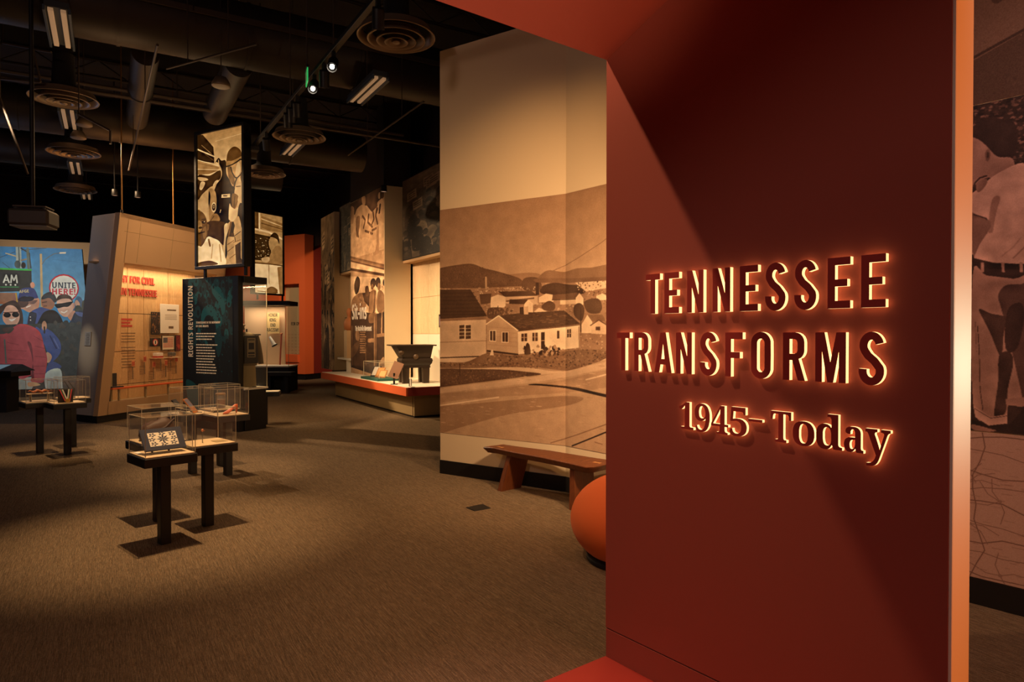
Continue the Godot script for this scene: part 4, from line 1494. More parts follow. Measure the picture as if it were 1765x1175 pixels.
	part("bracket", st, M.edge, o)

# ---------------------------------------------------------------- bench, pouf, floor plate
func bench_and_pouf() -> void:
	var wood := mat("7c5438", 0.45)
	wood.albedo_texture = print_veneer(61, c8(230, 190, 150), c8(120, 70, 40))
	wood.uv1_triplanar = true
	wood.uv1_scale = Vector3(0.9, 0.9, 2.2)
	var fx := frame(Vector3(-0.28, 0, -7.0), Vector2(0.667, 0.745))      # x along the bench, z towards the viewer
	var o := thing("wooden_bench", "live edge wooden slab bench standing in front of the street mural", "bench", fx)
	var top := arr([0.0, 0.02, 0.12, -0.015, 0.45, 0.0, 0.8, -0.02, 1.2, 0.0, 1.42, 0.02, 1.47, -0.02, 1.45, -0.4, 1.1, -0.36, 0.6, -0.33, 0.2, -0.25, 0.02, -0.23])
	var st := st0()
	var lo := []
	var hi := []
	var md := []
	for v in top:
		hi.append(Vector3(v.x + 0.004, 0.42, v.y * 0.985 - 0.003))
		md.append(Vector3(v.x, 0.408, v.y + (0.008 if v.y > -0.1 else -0.008)))
		lo.append(Vector3(lerpf(v.x, 0.73, 0.045), 0.36, v.y * 0.9 - 0.03))
	ring(st, [lo, md, hi])
	var flat := PackedVector2Array()
	for v in hi:
		flat.append(Vector2(v.x, v.z))
	var idx := Geometry2D.triangulate_polygon(flat)
	for i in range(0, idx.size(), 3):
		tri(st, hi[idx[i]], hi[idx[i + 1]], hi[idx[i + 2]], UP)
		tri(st, lo[idx[i]], lo[idx[i + 1]], lo[idx[i + 2]], -UP)
	part("seat", st, wood, o)
	for q in [[0.30, 0.22], [1.17, 1.22]]:
		st = st0()
		hexa(st, [Vector3(q[1], 0, 0.02), Vector3(q[1] + 0.06, 0, 0.02), Vector3(q[1] + 0.06, 0, -0.25), Vector3(q[1], 0, -0.25)], [Vector3(q[0], 0.37, -0.04), Vector3(q[0] + 0.06, 0.37, -0.04), Vector3(q[0] + 0.06, 0.37, -0.3), Vector3(q[0], 0.37, -0.3)])
		part("leg", st, wood, o)
	for q in [[0.14, -0.09], [1.36, -0.2]]:
		st = st0()
		prism(st, arr([-0.04, -0.018, 0, -0.007, 0.04, -0.018, 0.04, 0.018, 0, 0.007, -0.04, 0.018]), 0.4205, 0.4218, Transform3D(Basis(Vector3(1, 0, 0), Vector3(0, 0, -1), UP), Vector3(q[0], 0, q[1])))
		part("butterfly_key", st, mat("c89058", 0.5), o)
	o = thing("round_pouf", "round orange upholstered pouf on a black base beside the red portal wall", "pouf", at(0.865, 0, -4.75))
	var prof := []
	for i in 20:
		var a := -0.78 + (PI / 2 + 0.78) * i / 19.0
		prof.append(Vector2(cos(a) * 0.45 if i < 19 else 0.0, 0.285 + sin(a) * 0.33))
	st = st0()
	lathe(st, prof, 56)
	var fab := mat("ea7030", 0.85)
	fab.rim_enabled = true
	fab.rim = 0.3
	part("cushion", st, fab, o)
	st = st0()
	lathe(st, [Vector2(0, 0), Vector2(0.325, 0.0), Vector2(0.335, 0.005), Vector2(0.335, 0.055), Vector2(0.0, 0.06)], 48)
	part("base_ring", st, M.black, o)
	st = st0()
	hexa(st, [Vector3(-0.423, 0, -6.148), Vector3(-0.274, 0, -6.274), Vector3(-0.193, 0, -6.128), Vector3(-0.336, 0, -6.028)], [Vector3(-0.42, 0.006, -6.148), Vector3(-0.274, 0.006, -6.27), Vector3(-0.196, 0.006, -6.128), Vector3(-0.336, 0.006, -6.031)])
	solo("floor_outlet", st, M.black, "square black outlet cover set in the carpet before the bench", "outlet")

# ---------------------------------------------------------------- tan booth
func booth() -> void:
	var fx := frame(Vector3(-7.339, 0, -11.88), Vector2(0.225, -0.974))
	var o := thing("exhibit_booth", "tall tan leaning exhibit booth with a lit wood backed showcase", "booth", fx)
	# leaning front: at height h the face stands k*h further out
	var k := 0.0987
	var kx := 0.042
	var E := 3.05
	var P := func(s: float, h: float, n := 0.0) -> Vector3: return Vector3(s + kx * h, h, k * h + n)
	var st := st0()
	var strips := [[0.0, 3.74, 0.0, 0.215], [0.13, 0.36, 0.2, E], [2.87, 3.74, 0.2, E], [0.3, 2.9, E - 0.28, E]]
	for q in strips:
		var y0: float = maxf(q[0], 0.13)
		hexa(st, [P.call(q[2], y0), P.call(q[3], y0), P.call(q[3], y0, -0.1), P.call(q[2], y0, -0.1)], [P.call(q[2], q[1]), P.call(q[3], q[1]), P.call(q[3], q[1], -0.1), P.call(q[2], q[1], -0.1)])
	part("front_frame", st, M.tan, o)
	for q in [[0.14, 3.43, E - 0.02, 3.43], [0.5, 2.9, 0.5, 3.72], [1.35, 2.9, 1.35, 3.72], [2.2, 2.9, 2.2, 3.72]]:
		st = st0()
		tube(st, [P.call(q[0], q[1], 0.0005), P.call(q[2], q[3], 0.0005)], 0.004, 6)
		part("panel_seam", st, M.tanbase, o)
	# left flank, turning away from the front
	var inv := fx.affine_inverse()
	var a := inv * Vector3(-7.339, 0.13, -11.88)
	var b := inv * Vector3(-8.0, 0.13, -12.235)
	var c := inv * Vector3(-7.67, 3.74, -12.335)
	var d: Vector3 = P.call(0.0, 3.74)
	a = P.call(0.0, 0.13)
	st = st0()
	hexa(st, [a, b, b + Vector3(0.08, 0, -0.08), a + Vector3(0.06, 0, -0.1)], [d, c, c + Vector3(0.08, 0, -0.08), d + Vector3(0.06, 0, -0.1)])
	part("side_panel", st, mat("b4a48e", 0.85), o)
	st = st0()
	hexa(st, [P.call(0.02, 3.66), P.call(E, 3.66), P.call(E, 3.66, -0.9), c + Vector3(0.05, -0.08, -0.05)], [P.call(0.02, 3.739), P.call(E, 3.739), P.call(E, 3.739, -0.9), c + Vector3(0.05, -0.001, -0.05)])
	part("roof", st, M.tan, o)
	st = st0()
	hexa(st, [P.call(E - 0.05, 0.13), P.call(E, 0.13), P.call(E, 0.13, -0.9), P.call(E - 0.05, 0.13, -0.9)], [P.call(E - 0.05, 3.66), P.call(E, 3.66), P.call(E, 3.66, -0.9), P.call(E - 0.05, 3.66, -0.9)])
	part("end_panel", st, M.tan, o)
	st = st0()
	hexa(st, [Vector3(0.02, 0, -0.02), b * Vector3(1, 0, 1) + Vector3(0.03, 0, 0.0), Vector3(E, 0, -0.9), Vector3(E, 0, -0.03)], [Vector3(0.02, 0.13, -0.02), b * Vector3(1, 0, 1) + Vector3(0.03, 0.13, 0), Vector3(E, 0.13, -0.9), Vector3(E, 0.13, -0.03)])
	part("plinth", st, M.black, o)
	# showcase: veneer boards at the back
	var ven := [tm(print_veneer(1, c8(214, 170, 112), c8(150, 104, 60)), 0.7), tm(print_veneer(2, c8(220, 178, 120), c8(158, 112, 66)), 0.7)]
	var back := part("back_board", bx(0.38, E - 0.05, 0.14, 3.5, -0.42, -0.362, 0.0), M.dark, o)
	var cols := [0.4, 1.085, 1.5, 2.17, 3.0]
	var rows := [0.15, 0.62, 1.25, 1.98, 3.4]
	for i in 4:
		for j in 4:
			st = st0()
			box(st, Vector3((cols[i] + cols[i + 1]) / 2, (rows[j] + rows[j + 1]) / 2, -0.354), Vector3(cols[i + 1] - cols[i] - 0.012, rows[j + 1] - rows[j] - 0.012, 0.012), 0.002)
			st = st0()
			quad(st, Vector3(cols[i] + 0.006, rows[j] + 0.006, -0.348), Vector3(cols[i + 1] - 0.006, rows[j] + 0.006, -0.348), Vector3(cols[i + 1] - 0.006, rows[j + 1] - 0.006, -0.348), Vector3(cols[i] + 0.006, rows[j + 1] - 0.006, -0.348))
			prism_sides(st, arr([cols[i] + 0.006, rows[j] + 0.006, cols[i + 1] - 0.006, rows[j] + 0.006, cols[i + 1] - 0.006, rows[j + 1] - 0.006, cols[i] + 0.006, rows[j + 1] - 0.006]), -0.361, -0.348)
			part("veneer_panel", st, ven[(i + j) % 2], back)
	part("side_lining", bx(0.36, 0.4, 0.34, 2.9, -0.36, -0.05, 0.0), M.tanbase, o)
	part("showcase_floor", bx(0.3, E - 0.06, 0.2, 0.34, -0.346, -0.09, 0.002), M.tanbase, o)
	st = st0()
	hexa(st, [P.call(0.2, 2.87, -0.1), P.call(E, 2.87, -0.1), Vector3(E, 2.87, -0.35), Vector3(0.2, 2.87, -0.35)], [P.call(0.2, 2.9, -0.1), P.call(E, 2.9, -0.1), Vector3(E, 2.9, -0.35), Vector3(0.2, 2.9, -0.35)])
	part("soffit", st, M.tanbase, o)
	# glass front in three sheets
	for q in [[0.215, 0.72], [0.726, 1.77], [1.776, E - 0.28]]:
		st = st0()
		hexa(st, [P.call(q[0], 0.36, -0.03), P.call(q[1], 0.36, -0.03), P.call(q[1], 0.36, -0.036), P.call(q[0], 0.36, -0.036)], [P.call(q[0], 2.87, -0.03), P.call(q[1], 2.87, -0.03), P.call(q[1], 2.87, -0.036), P.call(q[0], 2.87, -0.036)])
		part("glass_pane", st, M.glass, o)
	letters(o, "FIGHT FOR CIVIL", M.redink, 0.70, 2.575, -0.346, 0.135, 1.08, 0.02)
	letters(o, "RIGHTS IN TENNESSEE", M.redink, 0.38, 2.33, -0.346, 0.135, 1.46, 0.02)
	for i in 3:
		part("text_line", bx(0.93, 1.2 - 0.05 * (i % 2), 1.845 - i * 0.062, 1.885 - i * 0.062, -0.347, -0.344, 0.0), M.redink, o)
	rng.seed = 21
	var grey := mat("6a5238", 0.8)
	st = st0()
	for i in 13:
		if i == 4:
			continue
		box(st, Vector3(1.1, 1.6 - i * 0.055, -0.346), Vector3(0.34 + rng.randf_range(-0.04, 0.02), 0.012, 0.002), 0.0)
	part("text_block", st, grey, o)
	# shelf rail at the glass
	st = st0()
	box(st, Vector3(1.65, 0.59, 0.0), Vector3(2.7, 0.03, 0.11), 0.004)
	part("rail", st, M.orange, o)
	for x in [0.5, 1.15, 1.75, 2.3]:
		part("rail_post", bx(x - 0.015, x + 0.015, 0.34, 0.576, -0.02, 0.01, 0.001), M.tanbase, o)
	# year plaques on pins
	var q2 := [[1.02, 1.02], [1.32, 1.1], [1.56, 0.98], [1.76, 1.14], [1.9, 1.0], [2.04, 1.12], [2.2, 1.06]]
	for i in 7:
		var s: float = q2[i][0] + 0.12
		var y: float = q2[i][1]
		var t := thing("year_marker", "small red number plaque number %s from the left, below the flag print" % ["one", "two", "three", "four", "five", "six", "seven"][i], "plaque", fx, "red plaques in the booth showcase")
		part("pin", bx(s - 0.004, s + 0.004, y - 0.3, y, -0.29, -0.282, 0.0), M.steel, t)
		part("plate", bx(s - 0.04, s + 0.04, y - 0.07, y + 0.05, -0.28, -0.272, 0.002), mat("d89460", 0.6), t)
		st = st0()
		box(st, Vector3(s - 0.018, y - 0.01, -0.27), Vector3(0.022, 0.08, 0.004), 0.0)
		box(st, Vector3(s + 0.018, y - 0.01, -0.27), Vector3(0.022, 0.08, 0.004), 0.0)
		part("numeral", st, M.redink, t)
		st = st0()
		for j in 6:
			box(st, Vector3(s + 0.02, y - 0.16 - j * 0.03, -0.347), Vector3(0.16, 0.008, 0.002), 0.0)
		part("text_line", st, grey, o)
	# pictures and objects hung in the showcase
	var t := thing("document_poster", "large pale document poster hung in the booth showcase", "poster", fx)
	part("sheet", bx(1.88, 2.42, 1.6, 2.2, -0.30, -0.285, 0.003), M.cream, t)
	st = st0()
	box(st, Vector3(2.2, 2.08, -0.2845), Vector3(0.26, 0.03, 0.001), 0.0)
	for i in 4:
		box(st, Vector3(2.18, 1.98 - i * 0.03, -0.2845), Vector3(0.34, 0.006, 0.001), 0.0)
	box(st, Vector3(2.18, 1.72, -0.2845), Vector3(0.14, 0.05, 0.001), 0.0)
	part("print", st, grey, t)
	var pics := [
		["photo_print", bx(1.63, 1.87, 1.57, 2.03, -0.30, -0.285, 0.002), [1.63, 1.87, 1.57, 2.03], print_mottle(9, [c8(24, 16, 12), c8(60, 34, 20), c8(150, 100, 50), c8(40, 24, 16)]), "dark brown photograph left of the pale document poster", "photograph"],
		["flag_print", bx(1.92, 2.27, 1.25, 1.55, -0.30, -0.285, 0.002), [1.92, 2.27, 1.25, 1.55], print_flag(), "faded striped flag print below the pale document poster", "print"],
		["button_print", bx(1.6, 1.87, 1.33, 1.5, -0.30, -0.285, 0.002), [1.6, 1.87, 1.33, 1.5], null, "black card with a red ringed round emblem, left of the flag print", "card"],
		["red_book", bx(2.3, 2.44, 1.22, 1.56, -0.30, -0.27, 0.003), [2.3, 2.44, 1.22, 1.56], print_mottle(10, [c8(120, 22, 20), c8(80, 14, 14), c8(170, 60, 40)], 60), "narrow dark red booklet right of the flag print", "booklet"]]
	for q in pics:
		t = thing(q[0], q[4], q[5], fx)
		part("board", q[1], M.black, t)
		var r = q[2]
		var z := -0.284 if q[0] != "red_book" else -0.269
		st = st0()
		if q[3] == null:
			lathe(st, [Vector2(0.07, 0.0), Vector2(0.07, 0.004), Vector2(0.05, 0.004), Vector2(0.05, 0.0)], 24, rot(Vector3(1, 0, 0), 90, (r[0] + r[1]) / 2, (r[2] + r[3]) / 2, -0.286))
			part("ring", st, mat("c03a2a", 0.6), t)
			st = st0()
			lathe(st, [Vector2(0.05, 0.0), Vector2(0.05, 0.003), Vector2(0.0, 0.003)], 24, rot(Vector3(1, 0, 0), 90, (r[0] + r[1]) / 2, (r[2] + r[3]) / 2, -0.286))
			part("disc", st, M.cream, t)
			st = st0()
			box(st, Vector3((r[0] + r[1]) / 2, (r[2] + r[3]) / 2, -0.2815), Vector3(0.03, 0.07, 0.002), 0.0, Transform3D())
			part("mark", st, M.ink, t)
		else:
			quad(st, Vector3(r[0] + 0.01, r[2] + 0.01, z), Vector3(r[1] - 0.01, r[2] + 0.01, z), Vector3(r[1] - 0.01, r[3] - 0.01, z), Vector3(r[0] + 0.01, r[3] - 0.01, z))
			part("picture", st, tm(q[3]), t)
	for i in 2:
		var x := [1.68, 2.08][i] as float
		t = thing("small_box", ["small red and white box under the black emblem card", "row of small silver tins under the flag print"][i], "box", fx)
		if i == 0:
			part("carton", bx(x, x + 0.17, 1.1, 1.2, -0.3, -0.2, 0.003), M.cream, t)
			part("band", bx(x - 0.001, x + 0.171, 1.1, 1.14, -0.301, -0.199, 0.002), M.redink, t)
		else:
			for j in 3:
				st = st0()
				lathe(st, [Vector2(0, 0), Vector2(0.03, 0), Vector2(0.03, 0.08), Vector2(0.026, 0.085), Vector2(0, 0.085)], 16, at(x + j * 0.075, 1.12, -0.25))
				part("tin", st, M.steel, t)
		part("shelf", bx(x - 0.04, x + 0.26, 1.088, 1.1, -0.348, -0.18, 0.002), M.oak, t)
	t = thing("folded_document_case", "open black document case standing on the rail near the booth's slanted edge", "case", fx * at(0.42, 0.606, -0.02))
	part("lid", bx(-0.14, 0.1, 0.02, 0.26, -0.06, -0.045, 0.003), M.ink, t)
	part("tray", bx(-0.14, 0.16, 0.0, 0.02, -0.06, 0.05, 0.003), M.black, t)
	# plaque on the flank
	var n := (c - b).cross(a - b).normalized()
	if n.dot(Vector3(-1, 0, 1)) < 0:
		n = -n
	var u := (a - b).normalized()
	var v := n.cross(u).normalized()
	if v.y < 0:
		v = -v
	var o2 := b.lerp(a, 0.31).lerp(c.lerp(d, 0.31), 0.375)
	t = thing("wall_plaque", "small grey text plaque on the shaded flank of the tan booth", "plaque", fx * Transform3D(Basis(u, v, u.cross(v)), o2 + n * 0.001))
	part("plate", bx(-0.08, 0.1, -0.11, 0.14, 0, 0.012, 0.002), mat("a09a94", 0.5), t)
	st = st0()
	for j in 7:
		box(st, Vector3(0.01, 0.1 - j * 0.03, 0.0125), Vector3(0.09 + 0.02 * (j % 2), 0.009, 0.001), 0.0)
	part("text_line", st, M.ink, t)

# ---------------------------------------------------------------- light boxes and island cases
func light_box(fx: Transform3D, w: float, h: float, t: Texture2D, label: String, e: float) -> Node3D:
	var o := thing("light_box", label, "light box", fx)
	var st := st0()
	box(st, Vector3(w / 2, h / 2, -0.08), Vector3(w - 0.02, h - 0.02, 0.12), 0.003)
	part("housing", st, M.black, o)
	st = st0()
	var f := 0.05
	box(st, Vector3(w / 2, f / 2, -0.005), Vector3(w, f, 0.05), 0.003)
	box(st, Vector3(w / 2, h - f / 2, -0.005), Vector3(w, f, 0.05), 0.003)
	box(st, Vector3(f / 2, h / 2, -0.005), Vector3(f, h - 2 * f, 0.05), 0.003)
	box(st, Vector3(w - f / 2, h / 2, -0.005), Vector3(f, h - 2 * f, 0.05), 0.003)
	part("frame", st, M.blackm, o)
	st = st0()
	quad(st, Vector3(f, f, -0.015), Vector3(w - f, f, -0.015), Vector3(w - f, h - f, -0.015), Vector3(f, h - f, -0.015))
	var m := tm(t, 0.5)
	m.emission_enabled = true
	m.emission = Color("ffe6bc")
	m.emission_texture = t
	m.emission_operator = BaseMaterial3D.EMISSION_OP_MULTIPLY
	m.emission_energy_multiplier = e
	part("lit_screen_photo", st, m, o)
	for x in [w * 0.16, w - 0.03]:
		part("post", bx(x - 0.02, x + 0.02, -0.14, 0.0, -0.06, -0.02, 0.002), M.black, o)
	var l := AreaLight3D.new()
	l.name = "light_box_light"
	l.area_size = Vector2(w - 0.15, h - 0.15)
	l.light_color = Color("ffdca8")
	l.light_energy = 0.5
	l.area_normalize_energy = true
	l.shadow_enabled = true
	l.transform = Transform3D(Basis(UP, PI), Vector3(w / 2, h / 2, 0.06))
	o.add_child(l)
	return o

const PD := Vector2(0.874, 0.487)

func island(o: Node3D, w: float, front: Material, depth: float) -> void:
	# x along the front panel, z out of it
	var h := 2.53
	part("base", bx(0.0, w, 0, 0.67, -depth + 0.02, -0.11, 0.004), M.black, o)
	part("front_panel", bx(0, w - 0.02, 0, h, -0.1, 0, 0.004), M.black, o)
	var st := st0()
	quad(st, Vector3(0.004, 0.02, 0.0015), Vector3(w - 0.15, 0.02, 0.0015), Vector3(w - 0.15, h - 0.01, 0.0015), Vector3(0.004, h - 0.01, 0.0015))
	part("panel_print", st, front, o)
	part("top_bar", bx(0, w + 0.01, h - 0.11, h, -depth, -0.101, 0.004), M.black, o)
	part("deck", bx(0.05, w + 0.005, 0.67, 0.7, -depth - 0.02, -0.101, 0.003), M.cream, o)
	part("side_wall", bx(0.0, 0.05, 0.67, h - 0.11, -depth, -0.101, 0.0), M.beige, o)
	part("glass_pane", bx(w - 0.006, w, 0.7, h - 0.112, -depth + 0.006, -0.104, 0.0), M.glass, o)
	part("glass_pane", bx(0.055, w - 0.008, 0.7, h - 0.112, -depth, -depth + 0.006, 0.0), M.glass, o)
	part("polished_edge", bx(w - 0.007, w + 0.003, 0.7, h - 0.112, -depth - 0.002, -depth + 0.007, 0.0), M.edge, o)

func islands() -> void:
	var fx := frame(Vector3(-5.65, 0, -11.546), PD)
	var o := thing("island_case", "tall black showcase whose front is the dark teal printed text panel", "showcase", fx)
	island(o, 1.43, tm(print_teal(), 0.7), 0.56)
	var wm := mat("ecd8bc", 0.7)
	var lt := letters(o, "RIGHTS REVOLUTION", wm, 0.28, 1.2, 0.002, 0.12, 1.2, 0.003, "Droid Sans", 700, 90)
	letters(o, "TENNESSEANS IN THE MOVEMENT", wm, 0.36, 1.76, 0.002, 0.034, 0.62, 0.002)
	letters(o, "OF CIVIL RIGHTS", wm, 0.36, 1.70, 0.002, 0.034, 0.32, 0.002)
	rng.seed = 55
	for i in 15:
		if i == 3:
			continue
		var bs := st0()
		var x := 0.36
		var x_end := 0.36 + 0.38 + rng.randf_range(0.0, 0.12)
		while x < x_end:
			var ww := rng.randf_range(0.02, 0.075)
			box(bs, Vector3(x + ww / 2, 1.593 - i * 0.047, 0.0022), Vector3(ww, 0.018, 0.001), 0.0)
			x += ww + 0.01
		part("text_line", bs, wm, o)
	tones("120b04", "8c6a40", "fff0d2")
	var sol := print_soldier()
	light_box(frame(Vector3(-5.324, 2.666, -11.34), PD), 1.22, 2.3, sol, "tall lit box photo of a helmeted soldier above a seated man, on the teal case", 0.8)
	tones("181008", "94744c", "fff4de")
	var fq := Vector2(0.4865, -0.8737)
	light_box(frame(Vector3(-7.06, 2.666, -18.38), fq), 1.08, 2.3, print_office(), "lit box photo of a man in a jacket at a desk, farther back", 0.8)
	# uniform inside the first case
	o = thing("military_uniform", "olive uniform coat and hat on a stand inside the teal panel's case", "uniform", fx * Transform3D(Basis(UP, deg_to_rad(75)), Vector3(1.22, 0.7, -0.32)))
	var olive := mat("6a5a3c", 0.85)
	var st := st0()
	lathe(st, [Vector2(0.15, 0.0), Vector2(0.155, 0.05), Vector2(0.145, 0.3), Vector2(0.135, 0.42)], 28, Transform3D(), 1.0, 0.7)
	part("trousers", st, mat("948258", 0.85), o)
	st = st0()
	lathe(st, [Vector2(0.17, 0.36), Vector2(0.165, 0.45), Vector2(0.14, 0.56), Vector2(0.155, 0.7), Vector2(0.175, 0.82), Vector2(0.165, 0.87), Vector2(0.1, 0.9), Vector2(0.05, 0.915), Vector2(0.0, 0.92)], 32, Transform3D(), 1.0, 0.62)
	part("coat", st, olive, o)
	for sx in [-1, 1]:
		st = st0()
		tube(st, [Vector3(sx * 0.15, 0.85, 0), Vector3(sx * 0.19, 0.7, 0.01), Vector3(sx * 0.22, 0.52, 0.02), Vector3(sx * 0.235, 0.38, 0.03)], 0.055, 12, 0.042)
		part("sleeve", st, olive, o)
	st = st0()
	lathe(st, [Vector2(0.0, 0.955), Vector2(0.09, 0.955), Vector2(0.1, 0.96), Vector2(0.098, 1.0), Vector2(0.12, 1.03), Vector2(0.09, 1.055), Vector2(0.0, 1.06)], 28, rot(Vector3(0, 0, 1), 10, 0.02, 0, 0), 1.15, 0.9)
	part("hat", st, mat("5e4a30", 0.85), o)
	st = st0()
	tube(st, [Vector3(0, 0.0, 0), Vector3(0, 0.97, 0)], 0.014, 10)
	box(st, Vector3(0, 0.006, 0), Vector3(0.25, 0.012, 0.2), 0.002)
	part("stand", st, M.black, o)
	part("shoulder_board", bx(-0.21, 0.21, 0.865, 0.885, -0.08, 0.08, 0.006), mat("2a241a", 0.8), o)
	part("placard", bx(-0.1, 0.13, 0.4, 0.86, 0.125, 0.14, 0.003), mat("2c261c", 0.6), o)
	part("placard_sheet", bx(-0.055, 0.085, 0.5, 0.82, 0.1405, 0.142, 0.0), mat("8a7a58", 0.7), o)
	part("placard_photo", bx(-0.03, 0.06, 0.63, 0.74, 0.1422, 0.143, 0.0), M.ink, o)
	st = st0()
	for q in [[0.79, 0.016], [0.57, 0.03], [0.525, 0.02]]:
		box(st, Vector3(0.015, q[0], 0.1425), Vector3(0.11, q[1], 0.001), 0.0)
	part("placard_text", st, M.ink, o)
	# second island, glazed towards the viewer
	fx = frame(Vector3(-7.58, 0, -18.3), Vector2(1, 0))
	o = thing("island_case", "farther tall black showcase with a pale lit interior holding the racism placard", "showcase", fx)
	part("base", bx(0.0, 1.5, 0, 0.67, -0.78, -0.02, 0.004), M.black, o)
	part("top_bar", bx(0, 1.51, 2.36, 2.48, -0.8, 0.0, 0.004), M.black, o)
	part("deck", bx(0.02, 1.505, 0.67, 0.71, -0.8, 0.0, 0.003), M.cream, o)
	part("backdrop", bx(0.02, 1.16, 0.71, 2.36, -0.78, -0.74, 0.0), mat("dcb890", 0.8), o)
	part("glass_pane", bx(0.02, 1.495, 0.71, 2.358, -0.012, -0.006, 0.0), M.glass, o)
	part("glass_pane", bx(1.496, 1.502, 0.71, 2.358, -0.74, -0.013, 0.0), M.glass, o)
	part("polished_edge", bx(1.495, 1.505, 0.71, 2.358, -0.012, -0.002, 0.0), M.edge, o)
	var t := thing("protest_placard", "pale placard printed HONOR KING: END RACISM! inside the farther case", "placard", fx * at(0.7, 1.64, -0.6))
	part("card", bx(-0.02, 0.35, -0.05, 0.52, -0.01, 0.0, 0.001), mat("d8b87c", 0.7), t)
	var words := ["HONOR", "KING:", "END", "RACISM!"]
	for i in 4:
		letters(t, words[i], M.ink, [0.045, 0.075, 0.1, 0.0][i], 0.42 - i * 0.14, 0.0005, 0.095, [0.25, 0.19, 0.14, 0.33][i], 0.002)
	t = thing("picket_stick", "thin red wooden stick leaning beside the racism placard", "stick", fx * at(1.06, 0.712, -0.6))
	st = st0()
	box(st, Vector3(0, 0.43, 0), Vector3(0.04, 0.86, 0.025), 0.003, rot(Vector3(0, 0, 1), -3))
	part("shaft", st, mat("a84a30", 0.7), t)
	st = st0()
	lathe(st, [Vector2(0.03, 0.855), Vector2(0.036, 0.86), Vector2(0.036, 0.885), Vector2(0.03, 0.89), Vector2(0, 0.89)], 14, rot(Vector3(0, 0, 1), -3))
	part("tip", st, mat("c8764c", 0.6), t)
	t = thing("megaphone", "small white megaphone with a dark rim in the farther case", "megaphone", fx * Transform3D(Basis(Vector3(0, 0, 1), deg_to_rad(-150)), Vector3(0.86, 1.5, -0.35)))
	st = st0()
	lathe(st, [Vector2(0.0, 0), Vector2(0.035, 0.0), Vector2(0.05, 0.2), Vector2(0.07, 0.27)], 20)
	part("horn", st, M.white, t)
	st = st0()
	lathe(st, [Vector2(0.07, 0.265), Vector2(0.08, 0.27), Vector2(0.08, 0.29), Vector2(0.05, 0.29), Vector2(0.0, 0.28)], 20)
	part("rim", st, M.black, t)
	# low black tables beside the cases
	o = thing("low_table", "low black table with a pale top beside the teal panel's case", "table", frame(Vector3(-4.36, 0, -11.62), Vector2(0.97, -0.24)))
	part("tabletop", bx(0, 0.32, 0.5, 0.58, -0.3, 0.0, 0.003), M.black, o)
	part("deck", bx(0.01, 0.31, 0.58, 0.588, -0.29, -0.01, 0.001), M.cream, o)
	part("leg", bx(0.03, 0.11, 0, 0.5, -0.2, -0.1, 0.002), M.black, o)
	o = thing("low_bench", "low black bench in front of the orange wall", "bench", frame(Vector3(-6.6, 0, -17.9), Vector2(1, 0)))
	part("seat", bx(0, 0.72, 0.46, 0.56, -0.4, 0.0, 0.004), M.black, o)
	for x in [0.04, 0.5]:
		part("leg", bx(x, x + 0.1, 0, 0.46, -0.3, -0.08, 0.002), M.black, o)

# ---------------------------------------------------------------- orange wall far back
func orange_wall() -> void:
	var fx := frame(Vector3(-7.06, 0, -22.95), PD)      # x ends at the corner
	var o := thing("orange_wall_unit", "tall orange exhibit wall with a pale text recess, deep in the hall", "wall unit", fx)
	var st := st0()
	for q in [[-4.2, -1.25, 0.2, 4.98], [-0.28, 0.0, 0.2, 4.98], [-1.25, -0.28, 0.2, 0.6], [-1.25, -0.28, 3.3, 4.98]]:
		box(st, Vector3((q[0] + q[1]) / 2, (q[2] + q[3]) / 2, -0.2), Vector3(q[1] - q[0], q[3] - q[2], 0.4), 0.0)
	part("front", st, M.orange, o)
	st = st0()
	var d := Vector2(0.858, -0.5134)
	var inv := fx.affine_inverse()
	var a := Vector3(0, 0.2, -0.001)
	var b := inv * (fx.origin + Vector3(0.55, 0.2, -1.4))
	hexa(st, [a, b, b + Vector3(-0.3, 0, 0), a + Vector3(-0.3, 0, -0.41)], [a + UP * 4.78, b + UP * 4.78, b + Vector3(-0.3, 4.78, 0), a + Vector3(-0.3, 4.78, -0.41)])
	part("return_panel", st, M.maroon, o)
	st = st0()
	hexa(st, [Vector3(-4.2, 0, -0.05), Vector3(-0.04, 0, -0.05), b * Vector3(1, 0, 1) + Vector3(-0.05, 0, 0), Vector3(-4.2, 0, -1.0)], [Vector3(-4.2, 0.2, -0.05), Vector3(-0.04, 0.2, -0.05), b * Vector3(1, 0, 1) + Vector3(-0.05, 0.2, 0), Vector3(-4.2, 0.2, -1.0)])
	part("plinth", st, M.black, o)
	part("recess_panel", bx(-1.26, -0.27, 0.6, 3.31, -0.34, -0.3, 0.0), mat("b8a67c", 0.8), o)
	part("recess_shelf", bx(-1.25, -0.28, 0.6, 0.86, -0.3, 0.05, 0.003), M.orange, o)
	letters(o, "FOR ONLY", M.ink, -0.98, 1.87, -0.3, 0.12, 0.56, 0.004)
	var st2 := st0()
	for j in 7:
		for i in 5:
			box(st2, Vector3(-1.1 + i * 0.17, 1.55 - j * 0.11, -0.299), Vector3(0.09, 0.02, 0.002), 0.0)
	part("text_block", st2, M.tanbase, o)

# ---------------------------------------------------------------- stage with the tall fins
const SD := Vector2(0.5134, 0.858)

